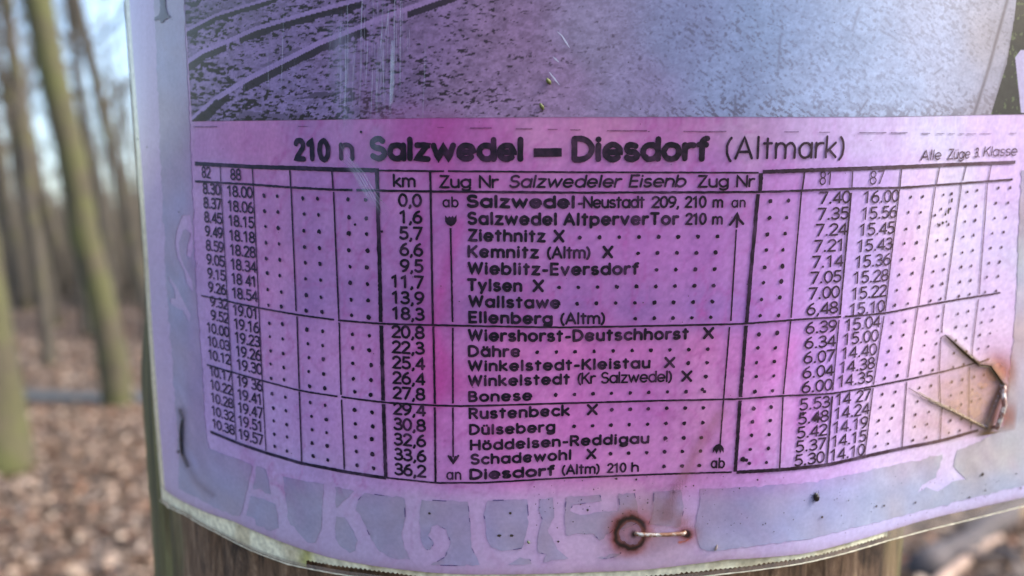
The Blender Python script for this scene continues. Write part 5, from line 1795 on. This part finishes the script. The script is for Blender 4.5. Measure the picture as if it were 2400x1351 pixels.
def staple(px_pts, offs, r, mat, label, legs=True):
    pts = [st_point(x, y, o) for (x, y), o in zip(px_pts, offs)]
    full = []
    for a, b in zip(pts[:-1], pts[1:]):
        for k in range(6): full.append(a.lerp(b, k / 6))
    full.append(pts[-1])
    c = sum(full, Vector()) / len(full)
    T = Tubes()
    T.tube([p - c for p in full], [r * random.uniform(.93, 1.07) for _ in full], 10)
    o = T.build('staple', mat)
    o.matrix_world = ROT @ Matrix.Translation(c)
    tag(o, label, 'staple')
    return o


M_STEEL = steel('rusty_steel', (0.62, 0.62, 0.58), (0.20, 0.09, 0.045), .45)
M_STEEL2 = steel('corroded_steel', (0.80, 0.76, 0.72), (0.20, 0.085, 0.06), .35)
M_DARKSTEEL = steel('blackened_steel', (0.13, 0.15, 0.20), (0.05, 0.045, 0.05), .5)
staple([(1478, 1258), (1486, 1250), (1492, 1248), (1520, 1248), (1560, 1247), (1600, 1245.5), (1607, 1246), (1607, 1250)], [-.004, -.0006, .0005, .00075, .0008, .0006, -.0003, -.004], .00031, M_STEEL,
       'thin pale rust-flecked staple across the ringed rust stain below the table')
staple([(2354, 903), (2351, 908), (2346, 918), (2340, 945), (2334, 972), (2328, 1000), (2320, 1008)], [-.005, .0002, .0009, .0012, .0011, .0009, -.004], .00042, M_STEEL2,
       'bent corroded upright staple pinching the folded corner of the timetable')
staple([(427, 968), (428, 985), (426.5, 1010), (427, 1040), (428, 1066), (431, 1075)], [-.003, .0002, .0004, .0004, .0002, -.003], .00022, M_DARKSTEEL,
       'blackened upright staple in the torn slit near the film edge')


# ------------------------------------------------------------------ small creatures and seeds on the laminate
def beetle(px, py, ang, L, label):
    c = P2([(px, py)])[0]
    o3 = Vector(surf(np.array([c[0]]), np.array([c[1]]), 0)[0])
    n = Vector((float(np.interp(c[0], SEC_S, SEC_N[:, 0])), float(np.interp(c[0], SEC_S, SEC_N[:, 1])), 0)).normalized()
    t = Vector((0, 0, 1)); s = t.cross(n) * -1
    ax = (s * math.cos(ang) + t * math.sin(ang)).normalized(); sd = n.cross(ax)
    v, f = [], []
    # lathe-like body: wing cases, waist, pronotum, head
    prof = [(-.50, .02), (-.46, .14), (-.36, .24), (-.18, .30), (.02, .30), (.16, .26), (.21, .22), (.24, .23), (.34, .22), (.40, .15), (.43, .14), (.48, .11), (.50, .02)]
    k = 14
    for (x, r) in prof:
        for j in range(k):
            a = 2 * math.pi * j / k
            v.append(tuple(ax * x * L + sd * r * L * math.cos(a) + n * (r * L * .75 * math.sin(a) + .20 * L)))
    for i in range(len(prof) - 1):
        for j in range(k):
            j2 = (j + 1) % k
            f.append((i * k + j, i * k + j2, (i + 1) * k + j2, (i + 1) * k + j))
    T = Tubes(); T.v = v; T.f = f
    for sgn in (-1, 1):
        for x, sw in ((.26, .22), (.08, .0), (-.10, -.22)):
            a0 = ax * x * L + sd * sgn * .16 * L + n * .16 * L
            a1 = ax * (x + sw * .5) * L + sd * sgn * .36 * L + n * .22 * L
            a2 = ax * (x + sw) * L + sd * sgn * .50 * L + n * .012 * L
            T.tube([a0, a1, a2], [.028 * L, .022 * L, .014 * L], 5)
        T.tube([ax * .46 * L + sd * sgn * .07 * L + n * .2 * L, ax * .60 * L + sd * sgn * .16 * L + n * .24 * L, ax * .70 * L + sd * sgn * .14 * L + n * .22 * L], [.014 * L] * 3, 4)
    m, nt, p = new_mat('beetle_shell')
    p.inputs['Base Color'].default_value = (0.012, 0.010, 0.010, 1); p.inputs['Roughness'].default_value = .25
    o = T.build('beetle', m)
    o.matrix_world = ROT @ Matrix.Translation(o3)
    tag(o, label, 'beetle')


beetle(1909, 1163, math.radians(72), .00155, 'tiny shiny black beetle on the grey border below the table')


def seed(px, py, ang, L, wd, rgb, label, name='seed'):
    c = P2([(px, py)])[0]
    o3 = Vector(surf(np.array([c[0]]), np.array([c[1]]), .00015)[0])
    n = Vector((float(np.interp(c[0], SEC_S, SEC_N[:, 0])), float(np.interp(c[0], SEC_S, SEC_N[:, 1])), 0)).normalized()
    t = Vector((0, 0, 1)); s = t.cross(n) * -1
    ax = (s * math.cos(ang) + t * math.sin(ang)).normalized(); sd = n.cross(ax)
    T = Tubes()
    pts = [ax * (x * L) + n * (wd * .4 + .00012 * math.sin(3 * x)) + sd * (.15 * wd * math.sin(5 * x)) for x in (-.5, -.4, -.2, 0, .2, .38, .5)]
    T.tube(pts, [wd * k for k in (.05, .28, .48, .5, .42, .25, .04)], 8)
    m, nt, p = new_mat(name + '_husk')
    tc = nt.nodes.new('ShaderNodeTexCoord')
    cc = tuple(lin(rgb)); nt.links.new(ramp(nt, noise_node(nt, tc.outputs['Object'], 2500, 4), [(.35, tuple(lin(rgb) * .45)), (.65, cc)]), p.inputs['Base Color'])
    p.inputs['Roughness'].default_value = .6
    o = T.build(name, m)
    o.matrix_world = ROT @ Matrix.Translation(o3)
    tag(o, label, 'seed' if name == 'seed' else 'debris')


seed(1285.5, 191, math.radians(72), .00105, .0006, (112, 116, 62), 'upper of the two tiny green seed husks on the printed photograph')
seed(1269.5, 250, math.radians(74), .00112, .00055, (104, 108, 60), 'lower tiny green seed husk just above the photograph margin')
seed(1676, 1281, math.radians(112), .0012, .0004, (178, 158, 150), 'pale brown splinter stuck below the rusty staple', 'wood_splinter')
seed(1238, 1268, math.radians(80), .0007, .0004, (110, 122, 92), 'pale green crumb on the worn letters under the table', 'lichen_crumb')
